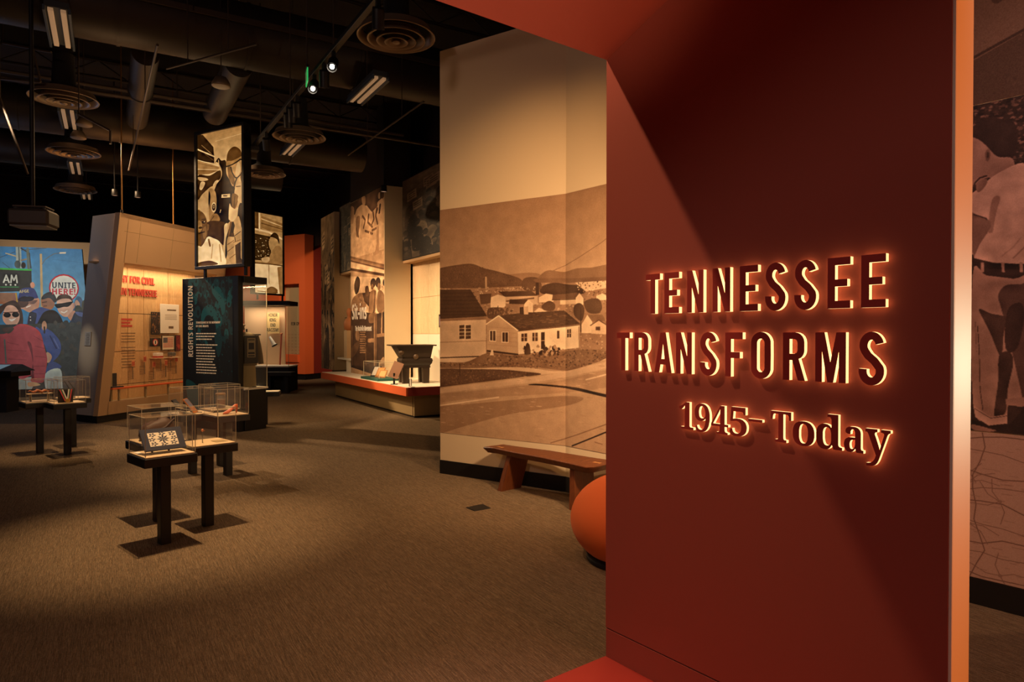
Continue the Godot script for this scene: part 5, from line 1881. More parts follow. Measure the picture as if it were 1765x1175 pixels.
func stage() -> void:
	var fx := frame(Vector3(-1.942, 0, -12.33), SD)      # x negative runs along the front edge into the hall, z towards the aisle
	var L := 5.8
	var W := 3.2
	var o := thing("stage_platform", "low exhibit platform with an orange edge and cream top", "platform", fx)
	part("top", bx(-L + 0.02, -0.02, 0.585, 0.6, -W, -0.02, 0.002), M.cream, o)
	part("front_edge", bx(-L, 0, 0.44, 0.598, -0.04, 0, 0.003), M.orange, o)
	part("end_edge", bx(-0.04, 0.0, 0.44, 0.598, -W, -0.0401, 0.003), M.maroon, o)
	part("underside", bx(-L + 0.05, -0.05, 0.44, 0.584, -W, -0.05, 0.0), M.tanbase, o)
	part("toe_strip", bx(-L + 0.4, -0.28, 0, 0.035, -W, -0.28, 0.0), M.black, o)
	for i in 4:
		part("base_panel", bx(-L + 0.4 + i * 1.27, -L + 1.664 + i * 1.27, 0.035, 0.439, -0.32, -0.26, 0.002), M.tanbase, o)
	part("base_end", bx(-0.3, -0.24, 0.035, 0.439, -W, -0.262, 0.002), M.tanbase, o)
	# fins
	tones("2a1a10", "94704e", "f4d8b0")
	var cp := print_counter()
	var inv := fx.affine_inverse()
	var a := inv * Vector3(-2.82, 0, -14.9)
	var names := ["tall photo fin titled Sit-ins on the platform, with a beige return", "farther photo fin beyond the first one, mottled crowd print, next to the orange wall"]
	for i in 2:
		var x1: float = a.x - i * 3.79
		var z1: float = a.z + 0.02 * i
		var ww := [2.42, 1.32][i] as float
		var t := thing("photo_fin", names[i], "exhibit fin", fx * at(x1, 0.6, z1))
		part("body", bx(-ww, 0, 0, 4.27, -0.62, 0, 0.003), M.beige, t)
		var st := st0()
		quad(st, Vector3(-ww + 0.01, 0.004, 0.003), Vector3(-0.012, 0.004, 0.003), Vector3(-0.012, 4.265, 0.003), Vector3(-ww + 0.01, 4.265, 0.003))
		part("photo_print", st, tm(cp if i == 0 else print_crowd(14, "1c120c", "80603e", "e8c498"), 0.8), t)
		if i == 0:
			letters(t, "Sit-ins", M.white, -2.3, 1.33, 0.004, 0.36, 1.1, 0.004)
			letters(t, "The Nashville Movement", M.white, -2.05, 1.05, 0.004, 0.12, 1.2, 0.004)
	# the dark wall that rises over the fins
	struct("trim_1", bx(-2.42, 0, 4.88, 6.69, -0.62, 0, 0.0), mat("2a1e15", 0.9), "dark brown wall rising above the photo fin to the ceiling", fx * at(a.x, 0, a.z))
	struct("wall_stage", bx(-12.5, 3.4, 4.6, 6.69, -1.1, -0.9, 0.0), M.dark, "black bulkhead wall above the platform back boards", fx * at(a.x, 0, a.z))
	struct("trim_2", bx(-0.05, 3.4, 0.6, 4.6, -1.12, -1.0, 0.0), M.beige, "beige wall behind the platform", fx * at(a.x, 0, a.z))
	# back boards and dark upper panels between the fins
	var ven := tm(print_veneer(3, c8(236, 212, 172), c8(190, 150, 104)), 0.7)
	for i in 2:
		var x0: float = a.x - [0.0, 3.79][i] + 0.005
		var x1: float = a.x + [2.6, -2.425][i]
		var t := thing("back_board", ["pale veneer back board behind the antique console", "pale veneer back board between the two photo fins"][i], "board", fx * at(0, 0.6, a.z - 0.68 + 0.3 * i))
		part("core", bx(x0, x1, 0, 2.6, -0.06, 0, 0.0), M.beige, t)
		var w := (x1 - x0) / 3
		for j in 3:
			for r in [[0.0, 0.98], [0.99, 1.78], [1.79, 2.6]]:
				var st := st0()
				quad(st, Vector3(x0 + j * w + 0.004, r[0], 0.012), Vector3(x0 + (j + 1) * w - 0.004, r[0], 0.012), Vector3(x0 + (j + 1) * w - 0.004, r[1], 0.012), Vector3(x0 + j * w + 0.004, r[1], 0.012))
				prism_sides(st, arr([x0 + j * w + 0.004, r[0], x0 + (j + 1) * w - 0.004, r[0], x0 + (j + 1) * w - 0.004, r[1], x0 + j * w + 0.004, r[1]]), 0.0, 0.012)
				part("veneer_panel", st, ven if r[0] > 0.5 or i == 1 else M.cream, t)
		t = thing("upper_photo_panel", ["dark crowd photo panel hung above the antique console's back board", "dark protest photo panel hung between the two photo fins"][i], "photo panel", fx * at(0, 0, a.z - 0.42 + 0.3 * i))
		part("panel_box", bx(x0 + 0.004, x1, 3.22, 5.0, -0.25, 0, 0.003), M.dark, t)
		var st := st0()
		quad(st, Vector3(x0 + 0.02, 3.24, 0.002), Vector3(x1 - 0.02, 3.24, 0.002), Vector3(x1 - 0.02, 4.98, 0.002), Vector3(x0 + 0.02, 4.98, 0.002))
		part("photo_print", st, tm(print_crowd(40 + i, "0c0a07", "40362a", "a08c70"), 0.6), t)
		struct("trim_%d" % (4 + i), bx(x0, x1, 3.16, 3.215, -0.28, -0.01, 0.0), M.tan, "tan soffit under the dark photo panel", fx * at(0, 0, a.z - 0.42 + 0.3 * i))
	# antique console
	var dk := mat("38281a", 0.5)
	o = thing("antique_console", "dark carved antique console with flat top and stout legs, on the platform", "console", frame(Vector3(-2.04, 0.6, -13.55), Vector2(0.93, -0.37)))
	part("top_board", bx(-0.42, 0.46, 0.745, 0.77, -0.34, 0.3, 0.006), dk, o)
	var st := st0()
	hexa(st, [Vector3(-0.2, 0.5, 0.2), Vector3(0.36, 0.5, 0.2), Vector3(0.36, 0.5, -0.24), Vector3(-0.2, 0.5, -0.24)], [Vector3(-0.34, 0.745, 0.26), Vector3(0.4, 0.745, 0.26), Vector3(0.4, 0.745, -0.3), Vector3(-0.34, 0.745, -0.3)])
	part("body", st, dk, o)
	st = st0()
	var prof := [[0.5, 0.3], [0.46, 0.315], [0.4, 0.3], [0.36, 0.27], [0.31, 0.275]]
	for i in 4:
		var p = prof[i]
		var q = prof[i + 1]
		hexa(st, [Vector3(0.08 - q[1], q[0], q[1] * 0.75), Vector3(0.08 + q[1], q[0], q[1] * 0.75), Vector3(0.08 + q[1], q[0], -q[1] * 0.75), Vector3(0.08 - q[1], q[0], -q[1] * 0.75)], [Vector3(0.08 - p[1], p[0], p[1] * 0.75), Vector3(0.08 + p[1], p[0], p[1] * 0.75), Vector3(0.08 + p[1], p[0], -p[1] * 0.75), Vector3(0.08 - p[1], p[0], -p[1] * 0.75)])
	part("waist_moulding", st, mat("2c1e12", 0.5), o)
	for q in [[-0.14, 0.14], [0.27, 0.14], [-0.14, -0.16], [0.27, -0.16]]:
		st = st0()
		hexa(st, [Vector3(q[0] - 0.06, 0, q[1] + 0.06), Vector3(q[0] + 0.06, 0, q[1] + 0.06), Vector3(q[0] + 0.06, 0, q[1] - 0.06), Vector3(q[0] - 0.06, 0, q[1] - 0.06)], [Vector3(q[0] - 0.07, 0.31, q[1] + 0.06), Vector3(q[0] + 0.07, 0.31, q[1] + 0.06), Vector3(q[0] + 0.07, 0.31, q[1] - 0.06), Vector3(q[0] - 0.07, 0.31, q[1] - 0.06)])
		part("leg", st, dk, o)
	for q in [[-0.24, 0.62], [0.05, 0.53]]:
		st = st0()
		lathe(st, [Vector2(0, -0.01), Vector2(0.05, -0.006), Vector2(0.055, 0.0), Vector2(0.03, 0.02), Vector2(0.0, 0.03)], 14, rot(Vector3(1, 0, 0), 90, q[0], q[1], 0.235))
		part("carved_rosette", st, mat("5a4228", 0.5), o)
	o = thing("tilted_sign", "brown tilted sign on a short post in front of the antique console", "sign", frame(Vector3(-2.3, 0.6, -13.12), Vector2(0.93, 0.1)))
	st = st0()
	box(st, Vector3(0, 0.3, 0.0), Vector3(0.2, 0.34, 0.012), 0.002, Transform3D(Basis(Vector3(0, 0, 1), deg_to_rad(-18)) * Basis(Vector3(1, 0, 0), deg_to_rad(-25)), Vector3(-0.06, 0.02, 0.08)))
	part("plate", st, mat("8a5c3c", 0.6), o)
	st = st0()
	tube(st, [Vector3(0, 0, 0), Vector3(0, 0.22, 0.0)], 0.02, 10)
	box(st, Vector3(0, 0.006, 0), Vector3(0.12, 0.012, 0.1), 0.002)
	part("post", st, M.black, o)
	o = thing("label_stand", "small black and white label stand at the platform's front corner", "label stand", fx * at(-0.1, 0.6, -0.12))
	part("upright", bx(-0.015, 0.0, 0, 0.15, -0.02, 0.02, 0.001), M.black, o)
	part("card", bx(0.001, 0.06, 0.02, 0.16, -0.01, 0.01, 0.001), M.white, o)
	part("foot", bx(-0.02, 0.12, 0, 0.012, -0.05, 0.03, 0.001), M.white, o)
	# booklet case
	o = thing("booklet_case", "glass case with a green base on the platform", "display case", fx * at(-2.35, 0.6, -0.3))
	part("green_base", bx(-0.55, 0.55, 0, 0.05, -0.26, 0.2, 0.003), M.greenbase, o)
	for q in [[-0.5, 0.5, 0.145, 0.15], [-0.5, 0.5, -0.21, -0.205], [-0.5, -0.495, -0.2, 0.14], [0.495, 0.5, -0.2, 0.14]]:
		part("glass_pane", bx(q[0], q[1], 0.05, 0.38, q[2], q[3], 0.0), M.glass, o)
	part("glass_top", bx(-0.5, 0.5, 0.381, 0.386, -0.21, 0.15, 0.0), M.glass, o)
	st = st0()
	for x in [-0.5, 0.5]:
		for z in [-0.21, 0.15]:
			box(st, Vector3(x, 0.215, z), Vector3(0.008, 0.33, 0.008), 0.0)
		box(st, Vector3(x, 0.386, -0.03), Vector3(0.008, 0.008, 0.36), 0.0)
	for z in [-0.21, 0.15]:
		box(st, Vector3(0, 0.386, z), Vector3(1.0, 0.008, 0.008), 0.0)
	part("polished_edge", st, M.edge, o)
	for i in 3:
		var t := thing("booklet", ["tilted black and cream booklet in the green based case, leftmost", "tilted tall orange booklet in the green based case, middle", "tilted small orange booklet in the green based case, rightmost"][i], "booklet", fx * Transform3D(Basis(UP, deg_to_rad(40)) * Basis(Vector3(1, 0, 0), deg_to_rad(-40)), Vector3([-2.62, -2.33, -2.15][i], 0.655, -0.3)))
		var hh := [0.28, 0.26, 0.2][i] as float
		part("cover", bx(-0.09, 0.09, 0, hh, -0.012, 0.0, 0.002), [M.black, mat("b0702c", 0.6), mat("b0702c", 0.6)][i], t)
		part("page", bx(-0.07, 0.07, 0.03, hh - 0.02, 0.0005, 0.002, 0.0), [M.white, mat("d89a50", 0.6), mat("e0b070", 0.6)][i], t)
	# objects of the far recess
	var far := fx * at(a.x - 2.42, 0, a.z - 0.3)
	o = thing("display_shelf", "white shelf with a round column foot between the photo fins", "shelf", far)
	part("board", bx(-1.3, -0.02, 0.9, 0.95, 0.0, 0.26, 0.003), M.cream, o)
	st = st0()
	lathe(st, [Vector2(0.1, 0.6), Vector2(0.1, 0.9)], 20, at(-0.6, 0, 0.13))
	part("column", st, M.cream, o)
	o = thing("carved_bust", "orange brown carved bust on a tall pale block between the photo fins", "bust", far * at(-0.7, 0.951, 0.13))
	part("block", bx(-0.13, 0.13, 0, 0.72, -0.11, 0.1, 0.003), M.oak, o)
	st = st0()
	lathe(st, [Vector2(0.1, 0.72), Vector2(0.2, 0.76), Vector2(0.22, 0.9), Vector2(0.17, 1.0), Vector2(0.07, 1.05), Vector2(0.07, 1.1), Vector2(0.1, 1.16), Vector2(0.1, 1.24), Vector2(0.06, 1.3), Vector2(0, 1.31)], 24, Transform3D(), 1.0, 0.6)
	part("figure", st, mat("b87444", 0.6), o)
	o = thing("white_notice", "blank white notice board fixed low on the back board between the fins", "notice", far)
	part("sheet", bx(-1.3, -0.9, 1.35, 2.0, 0.02, 0.04, 0.002), M.white, o)
	part("frame_bar", bx(-1.32, -0.88, 2.0, 2.03, 0.015, 0.05, 0.002), M.tanbase, o)
	o = thing("framed_photo", "small framed photo hung high right on the console's back board", "picture", fx * at(a.x + 1.6, 0, a.z - 0.66))
	part("frame", bx(-0.14, 0.14, 1.72, 1.99, 0.002, 0.02, 0.002), M.black, o)
	part("photo", bx(-0.1, 0.1, 1.76, 1.95, 0.0205, 0.022, 0.0), mat("8a7488", 0.6), o)

# ---------------------------------------------------------------- left end: rally mural, projector, kiosk
func left_end() -> void:
	var a := Vector3(-12.95, 0, -16.5)
	var b := Vector3(-10.9, 0, -17.2)
	var fx := frame(a, Vector2(b.x - a.x, b.z - a.z))
	var w := a.distance_to(b)
	var o := thing("rally_mural", "big colour photo mural of people in jackets at a rally under blue sky", "mural", fx)
	var st := st0()
	prism(st, arr([-1.06, 0.2, 2.075, 0.2, 2.17, 2.67, 2.1, 3.74, -1.06, 3.74]), -0.08, 0)
	part("board", st, M.dark, o)
	st = st0()
	var t := print_rally()
	var m := tm(t, 0.7)
	var us := func(q: float) -> float: return (q + 1.051) / 3.266
	for q in [[0.2, 2.67, 2.075, 2.17], [2.67, 3.74, 2.17, 2.1]]:
		var n := 8
		for k in n:      # short strips keep the picture straight along the slanted edge
			var y0: float = lerpf(q[0], q[1], float(k) / n)
			var y1: float = lerpf(q[0], q[1], (k + 1.0) / n)
			var x0: float = lerpf(q[2], q[3], float(k) / n)
			var x1: float = lerpf(q[2], q[3], (k + 1.0) / n)
			var uvs := [Vector2(0, (3.74 - y0) / 3.54), Vector2(0, (3.74 - y1) / 3.54), Vector2(us.call(x1), (3.74 - y1) / 3.54), Vector2(us.call(x0), (3.74 - y0) / 3.54)]
			var pts := [Vector3(-1.051, y0, 0.003), Vector3(-1.051, y1, 0.003), Vector3(x1, y1, 0.003), Vector3(x0, y0, 0.003)]
			for e in [0, 1, 2, 0, 2, 3]:
				st.set_normal(Vector3(0, 0, 1))
				st.set_uv(uvs[e])
				st.add_vertex(pts[e])
	part("photo_print", st, m, o)
	# print is 2.35 wide: u to metres
	var U := 2.009 / 1000.0
	var V := 3.54 / 1000.0
	letters(o, "UNITE", mat("2a3448", 0.7), 0.206 + 618 * U, 3.74 - 283 * V, 0.004, 0.146, 252 * U, 0.002)
	letters(o, "HERE!", mat("b03246", 0.7), 0.206 + 616 * U, 3.74 - 330 * V, 0.004, 0.146, 254 * U, 0.002)
	letters(o, "AFGE", mat("c8c08a", 0.7), 0.206 + 270 * U, 3.74 - 323 * V, 0.004, 0.07, 100 * U, 0.002, "Droid Sans", 700, 6)
	part("plinth", bx(-1.06, 2.05, 0, 0.199, -0.09, -0.02, 0.002), M.black, o)
	struct("wall_far", bx(-4.0, 5.2, 0, 4.05, -1.4, -1.2, 0.0), M.tan, "tan wall standing behind the rally mural", fx)
	# projector
	o = thing("ceiling_projector", "grey video projector hung from the ceiling on a thin pole", "projector", frame(Vector3(-5.33, 2.87, -7.5), Vector2(1, -0.25)))
	part("body", bx(-0.19, 0.21, -0.09, 0.09, -0.16, 0.16, 0.025), mat("4a4440", 0.5), o)
	part("underside", bx(-0.17, 0.19, -0.1, -0.089, -0.14, 0.14, 0.004), mat("8c98a4", 0.5), o)
	part("mount_plate", bx(-0.15, 0.17, 0.115, 0.13, -0.12, 0.12, 0.003), mat("5a4c3c", 0.5), o)
	for x in [-0.13, 0.15]:
		for z in [-0.1, 0.1]:
			part("mount_stud", bx(x - 0.01, x + 0.01, 0.09, 0.115, z - 0.01, z + 0.01, 0.0), M.black, o)
	part("pole", rod(Vector3(0, 0.13, 0), Vector3(0, 3.83, 0), 0.022, 12), M.black, o)
	st = st0()
	lathe(st, [Vector2(0.045, 0.0), Vector2(0.045, 0.04), Vector2(0.035, 0.045), Vector2(0.03, 0.03), Vector2(0.0, 0.03)], 20, rot(Vector3(0, 0, 1), 90, -0.19, 0.0, -0.06))
	part("lens", st, M.black, o)
	# kiosk
	o = thing("touch_kiosk", "dark kiosk table with a sloped screen at the left edge", "kiosk", frame(Vector3(-10.35, 0, -13.55), Vector2(1, -0.1)))
	part("pedestal", bx(-0.75, 0.15, 0, 0.75, -0.4, 0.0, 0.004), M.dark, o)
	part("shelf_box", bx(-0.95, 0.3, 0.72, 0.82, -0.55, 0.1, 0.004), M.black, o)
	st = st0()
	hexa(st, [Vector3(-1.05, 0.82, 0.2), Vector3(0.36, 0.82, 0.2), Vector3(0.36, 0.82, -0.6), Vector3(-1.05, 0.82, -0.6)], [Vector3(-1.05, 0.85, 0.2), Vector3(0.36, 0.85, 0.2), Vector3(0.1, 0.95, -0.6), Vector3(-1.05, 0.95, -0.6)])
	part("top", st, M.black, o)
	var gm := glow("a8c8d8", 0.25, "303840")
	st = st0()
	quad(st, Vector3(-0.9, 0.862, 0.14), Vector3(0.08, 0.862, 0.14), Vector3(-0.05, 0.945, -0.5), Vector3(-0.9, 0.945, -0.5))
	part("screen", st, gm, o)

# ---------------------------------------------------------------- ceiling plant
const AD := Vector2(-0.5134, -0.858)
const BD := Vector2(0.858, -0.5134)

func pt(x: float, y: float, z: float, d: Vector2, t: float) -> Vector3:
	return Vector3(x + d.x * t, y, z + d.y * t)

func duct(label: String, p: Vector3, d: Vector2, t0: float, t1: float, r: float, m: Material) -> void:
	var o := thing("air_duct", label, "duct")
	var a := pt(p.x, p.y, p.z, d, t0)
	var b := pt(p.x, p.y, p.z, d, t1)
	part("pipe", rod(a, b, r, 28), m, o)
	var n := int((t1 - t0) / 1.5)
	for i in range(1, n):
		var c := a.lerp(b, float(i) / n)
		var dd := (b - a).normalized()
		part("seam_ring", rod(c - dd * 0.02, c + dd * 0.02, r + 0.012, 28), m, o)

func ceiling_plant() -> void:
	duct("largest round black air duct crossing the ceiling nearest the viewer", Vector3(-5.756, 5.62, -7.9), BD, -6.5, 8.5, 0.42, M.duct)
	duct("second round black air duct crossing the ceiling behind the first", Vector3(-8.61, 5.5, -11.6), BD, -6.0, 6.2, 0.38, M.duct)
	duct("third round air duct crossing far back over the tan booth", Vector3(-9.8, 5.6, -15.0), BD, -5.0, 4.5, 0.36, M.duct)
	duct("branch air duct running into the hall above the booth", Vector3(-4.4, 5.32, -8.2), AD, 0.9, 4.2, 0.17, M.duct)
	duct("branch air duct running into the hall above the soldier light box", Vector3(-3.3, 5.32, -8.55), AD, 0.9, 3.4, 0.19, M.duct)
	var spots := [Vector3(-1.215, 4.7, -7.102), Vector3(-3.372, 4.7, -10.708), Vector3(-5.957, 4.7, -8.983), Vector3(-7.556, 4.7, -11.638), Vector3(-9.483, 4.7, -14.656), Vector3(-4.837, 4.7, -13.162)]
	var lab := ["round ceiling diffuser nearest the beige mural wall", "round ceiling diffuser right of the soldier light box", "round ceiling diffuser nearest the left edge, bluish lit", "round ceiling diffuser above the hanging projector", "farthest round ceiling diffuser over the rally mural", "round ceiling diffuser partly hidden by the soldier light box"]
	var d0: Node3D
	for i in 6:
		if i == 0:
			d0 = thing("ceiling_diffuser", lab[0], "diffuser", Transform3D(Basis(), spots[0]), "round ceiling diffusers")
			for r in [[0.405, 0.0, 0.05], [0.3, -0.03, 0.045], [0.205, -0.045, 0.04], [0.12, -0.055, 0.035]]:
				var st := st0()
				lathe(st, [Vector2(r[0] - 0.055, r[1] + r[2] * 1.6), Vector2(r[0] - 0.03, r[1] + 0.012), Vector2(r[0], r[1]), Vector2(r[0] + 0.004, r[1] + 0.008), Vector2(r[0] - 0.02, r[1] + 0.03), Vector2(r[0] - 0.045, r[1] + r[2] * 1.6 + 0.01)], 48)
				part("ring", st, M.ring, d0)
			var st := st0()
			lathe(st, [Vector2(0.0, -0.06), Vector2(0.035, -0.058), Vector2(0.05, -0.04), Vector2(0.0, -0.03)], 24)
			part("hub", st, M.ring, d0)
			st = st0()
			lathe(st, [Vector2(0.34, 0.085), Vector2(0.24, 0.13), Vector2(0.14, 0.2), Vector2(0.12, 0.6)], 32)
			part("neck", st, M.soot, d0)
		else:
			dup(d0, "ceiling_diffuser", Transform3D(Basis(), spots[i]), lab[i], "diffuser", "round ceiling diffusers")
	# fluorescent fixtures
	var tubes := [[-5.107, -7.64, 1.1, 0.115], [-7.132, -10.876, 1.1, 0.115], [-9.106, -14.077, 1.1, 0.115], [-2.049, -9.567, 1.15, 0.11], [-4.062, -12.522, 1.1, 0.11], [-10.6, -16.8, 1.1, 0.115]]
	var fl := ["twin tube ceiling lamp nearest the top left corner", "twin tube ceiling lamp below the bluish diffuser", "third twin tube ceiling lamp in the left row", "twin tube ceiling lamp near the beige mural wall", "twin tube ceiling lamp behind the soldier light box", "farthest twin tube ceiling lamp in the left row"]
	var lampm := glow("e0ac7c", 0.24, "c8b8a0")
	for i in tubes.size():
		var q = tubes[i]
		var o := thing("tube_lamp", fl[i], "ceiling lamp", frame(Vector3(q[0], 5.0, q[1]), Vector2(0.858, -0.5134)), "twin tube ceiling lamps")
		part("housing", bx(-q[3], q[3], 0.05, 0.12, -q[2] / 2, q[2] / 2, 0.004), mat("2c3238", 0.6), o)
		for sx in [-1, 1]:
			part("lit_tube", bx(sx * q[3] * 0.5 - q[3] * 0.22, sx * q[3] * 0.5 + q[3] * 0.22, 0.015, 0.052, -q[2] / 2 + 0.03, q[2] / 2 - 0.03, 0.004), lampm, o)
			part("louvre_rim", bx(sx * q[3] - 0.012, sx * q[3] + 0.012, 0.0, 0.06, -q[2] / 2, q[2] / 2, 0.002), mat("3c4a58", 0.5), o)
		part("hanger", bx(-0.006, 0.006, 0.12, 1.7, -0.006, 0.006, 0.0), M.pipe, o)
	# cable tray
	var o := thing("cable_tray", "ladder type cable tray crossing the upper ceiling", "cable tray", frame(Vector3(-5.07, 5.6, -8.1), BD))
	part("side_rail", bx(-3.5, 7.5, 0, 0.07, 0.27, 0.3, 0.0), M.pipe, o)
	part("side_rail", bx(-3.5, 7.5, 0, 0.07, -0.3, -0.27, 0.0), M.pipe, o)
	for i in 27:
		part("rung", bx(-3.4 + i * 0.4, -3.36 + i * 0.4, 0.01, 0.03, -0.27, 0.27, 0.0), M.pipe, o)
	part("cover", bx(-3.5, 7.5, 0.05, 0.06, -0.268, 0.268, 0.0), mat("6a5440", 0.8), o)
	# pipes
	for i in 2:
		o = thing("conduit_pipe", ["lower of two parallel pipes crossing the ceiling", "upper of two parallel pipes crossing the ceiling"][i], "pipe")
		var p := Vector3(-6.32, 5.2 + i * 0.1, -10.06)
		part("pipe", rod(pt(p.x, p.y, p.z, BD, -6), pt(p.x, p.y, p.z, BD, 6.0 - i), 0.028, 10), M.pipe, o)
		for j in 4:
			var c := pt(p.x, p.y, p.z, BD, -4.0 + j * 2.6)
			part("hanger", rod(c, Vector3(c.x, 6.7, c.z), 0.008, 6), M.pipe, o)
	# sloping conduits and hanging rods
	var rods := [
		[Vector3(-3.69, 4.6, -7.04), Vector3(-7.05, 4.6, -12.42), 0.014, "long conduit running into the hall above the tan booth"],
		[Vector3(-2.91, 4.9, -7.72), Vector3(-4.31, 4.9, -8.44), 0.014, "short sloping conduit left of the soldier light box"],
		[Vector3(-6.0, 4.6, -6.0), Vector3(-7.8, 4.6, -9.6), 0.016, "conduit near the left edge of the ceiling"],
		[Vector3(-2.72, 4.55, -11.2), Vector3(-1.2, 4.75, -9.2), 0.012, "thin conduit in front of the dark wall above the platform"]]
	for q in rods:
		o = thing("conduit", q[3], "conduit")
		part("pipe", rod(q[0], q[1], q[2], 8), M.pipe, o)
		part("hanger", rod(q[0].lerp(q[1], 0.3), q[0].lerp(q[1], 0.3) + UP * (6.7 - q[0].lerp(q[1], 0.3).y), 0.006, 6), M.pipe, o)
		part("hanger", rod(q[0].lerp(q[1], 0.75), q[0].lerp(q[1], 0.75) + UP * (6.7 - q[0].lerp(q[1], 0.75).y), 0.006, 6), M.pipe, o)
	var hang := [[-6.94, -12.0, 3.74, "thin brass rod holding the tan booth's front corner"], [-6.83, -13.6, 3.74, "thin brass rod holding the middle of the tan booth's front"]]
	var brass := mat("a87838", 0.4, 0.6)
	for q in hang:
		o = thing("hanging_rod", q[3], "rod", at(q[0], q[2], q[1]))
		part("wire", rod(Vector3.ZERO, Vector3(0, 6.7 - q[2], 0), 0.011, 8), brass, o)
		part("foot", rod(Vector3.ZERO, Vector3(0, 0.05, 0), 0.025, 10), M.black, o)
	var sp := [[-3.726, -8.656, "small round ceiling speaker left of the soldier light box top"], [-6.508, -10.273, "small round ceiling speaker right of the second twin tube lamp"], [-7.029, -10.946, "small round ceiling speaker just below the second twin tube lamp"], [-3.171, -9.782, "small round ceiling speaker below the three dark lamp heads"]]
	for q in sp:
		o = thing("ceiling_speaker", q[2], "speaker", at(q[0], 4.75, q[1]))
		var st := st0()
		lathe(st, [Vector2(0.0, 0.0), Vector2(0.1, 0.002), Vector2(0.115, 0.012), Vector2(0.11, 0.05), Vector2(0.07, 0.12), Vector2(0.0, 0.125)], 28)
		part("housing", st, M.ring, o)
		part("hanger", rod(Vector3(0, 0.125, 0), Vector3(0, 1.95, 0), 0.006, 6), M.pipe, o)
	var br := [
		["slanted_brace", "long slanted steel brace at the left edge beside the projector pole", [Vector3(-6.44, 4.548, -8.5), Vector3(-6.098, 3.602, -8.5)]],
		["hanging_bracket", "square hanging steel bracket above the bluish diffuser", [Vector3(-6.4, 5.245, -8.5), Vector3(-5.79, 5.129, -8.5), Vector3(-6.02, 5.17, -8.5), Vector3(-5.93, 4.755, -8.5), Vector3(-6.44, 4.802, -8.5)]],
		["angle_bracket", "bent angle bracket right of the second twin tube lamp", [Vector3(-5.449, 4.359, -8.5), Vector3(-5.056, 4.148, -8.5), Vector3(-5.057, 3.981, -8.5)]]]
	for q in br:
		o = thing(q[0], q[1], "bracket")
		for k in q[2].size() - 1:
			part("bar", rod(q[2][k], q[2][k + 1], 0.014, 8), M.pipe, o)
		part("hanger", rod(q[2][0], Vector3(q[2][0].x, 6.7, q[2][0].z), 0.008, 6), M.pipe, o)
	for i in 9:
		o = thing("roof_joist", "%s black roof joist crossing under the ceiling deck" % ["first", "second", "third", "fourth", "fifth", "sixth", "seventh", "eighth", "ninth"][i], "joist", Transform3D(), "black roof joists")
		var p := Vector3(-2.0 + AD.x * (i * 2.6 - 1), 6.35, -5.0 + AD.y * (i * 2.6 - 1))
		var s0 := -13.0 + i * 1.0
		var s1 := 9.0 - maxf(0.0, i * -0.4)
		if i > 6:
			s0 = -6.0
			s1 = 14.0
		# keep inside the hall
		for k in 40:
			if pt(p.x, p.y, p.z, BD, s0).x < -15.9 or pt(p.x, p.y, p.z, BD, s0).z > 3.8:
				s0 += 0.4
			if pt(p.x, p.y, p.z, BD, s1).x > 6.8 or pt(p.x, p.y, p.z, BD, s1).z < -30.8:
				s1 -= 0.4
		for y in [6.35, 6.66]:
			part("chord", rod(pt(p.x, y, p.z, BD, s0), pt(p.x, y, p.z, BD, s1), 0.03, 8), M.duct, o)
		var st := st0()
		var n := int((s1 - s0) / 0.5)
		for j in n:
			tube(st, [pt(p.x, 6.35 if j % 2 else 6.66, p.z, BD, s0 + j * 0.5), pt(p.x, 6.66 if j % 2 else 6.35, p.z, BD, s0 + j * 0.5 + 0.5)], 0.012, 5)
		var web := part("web", st, M.duct, o)

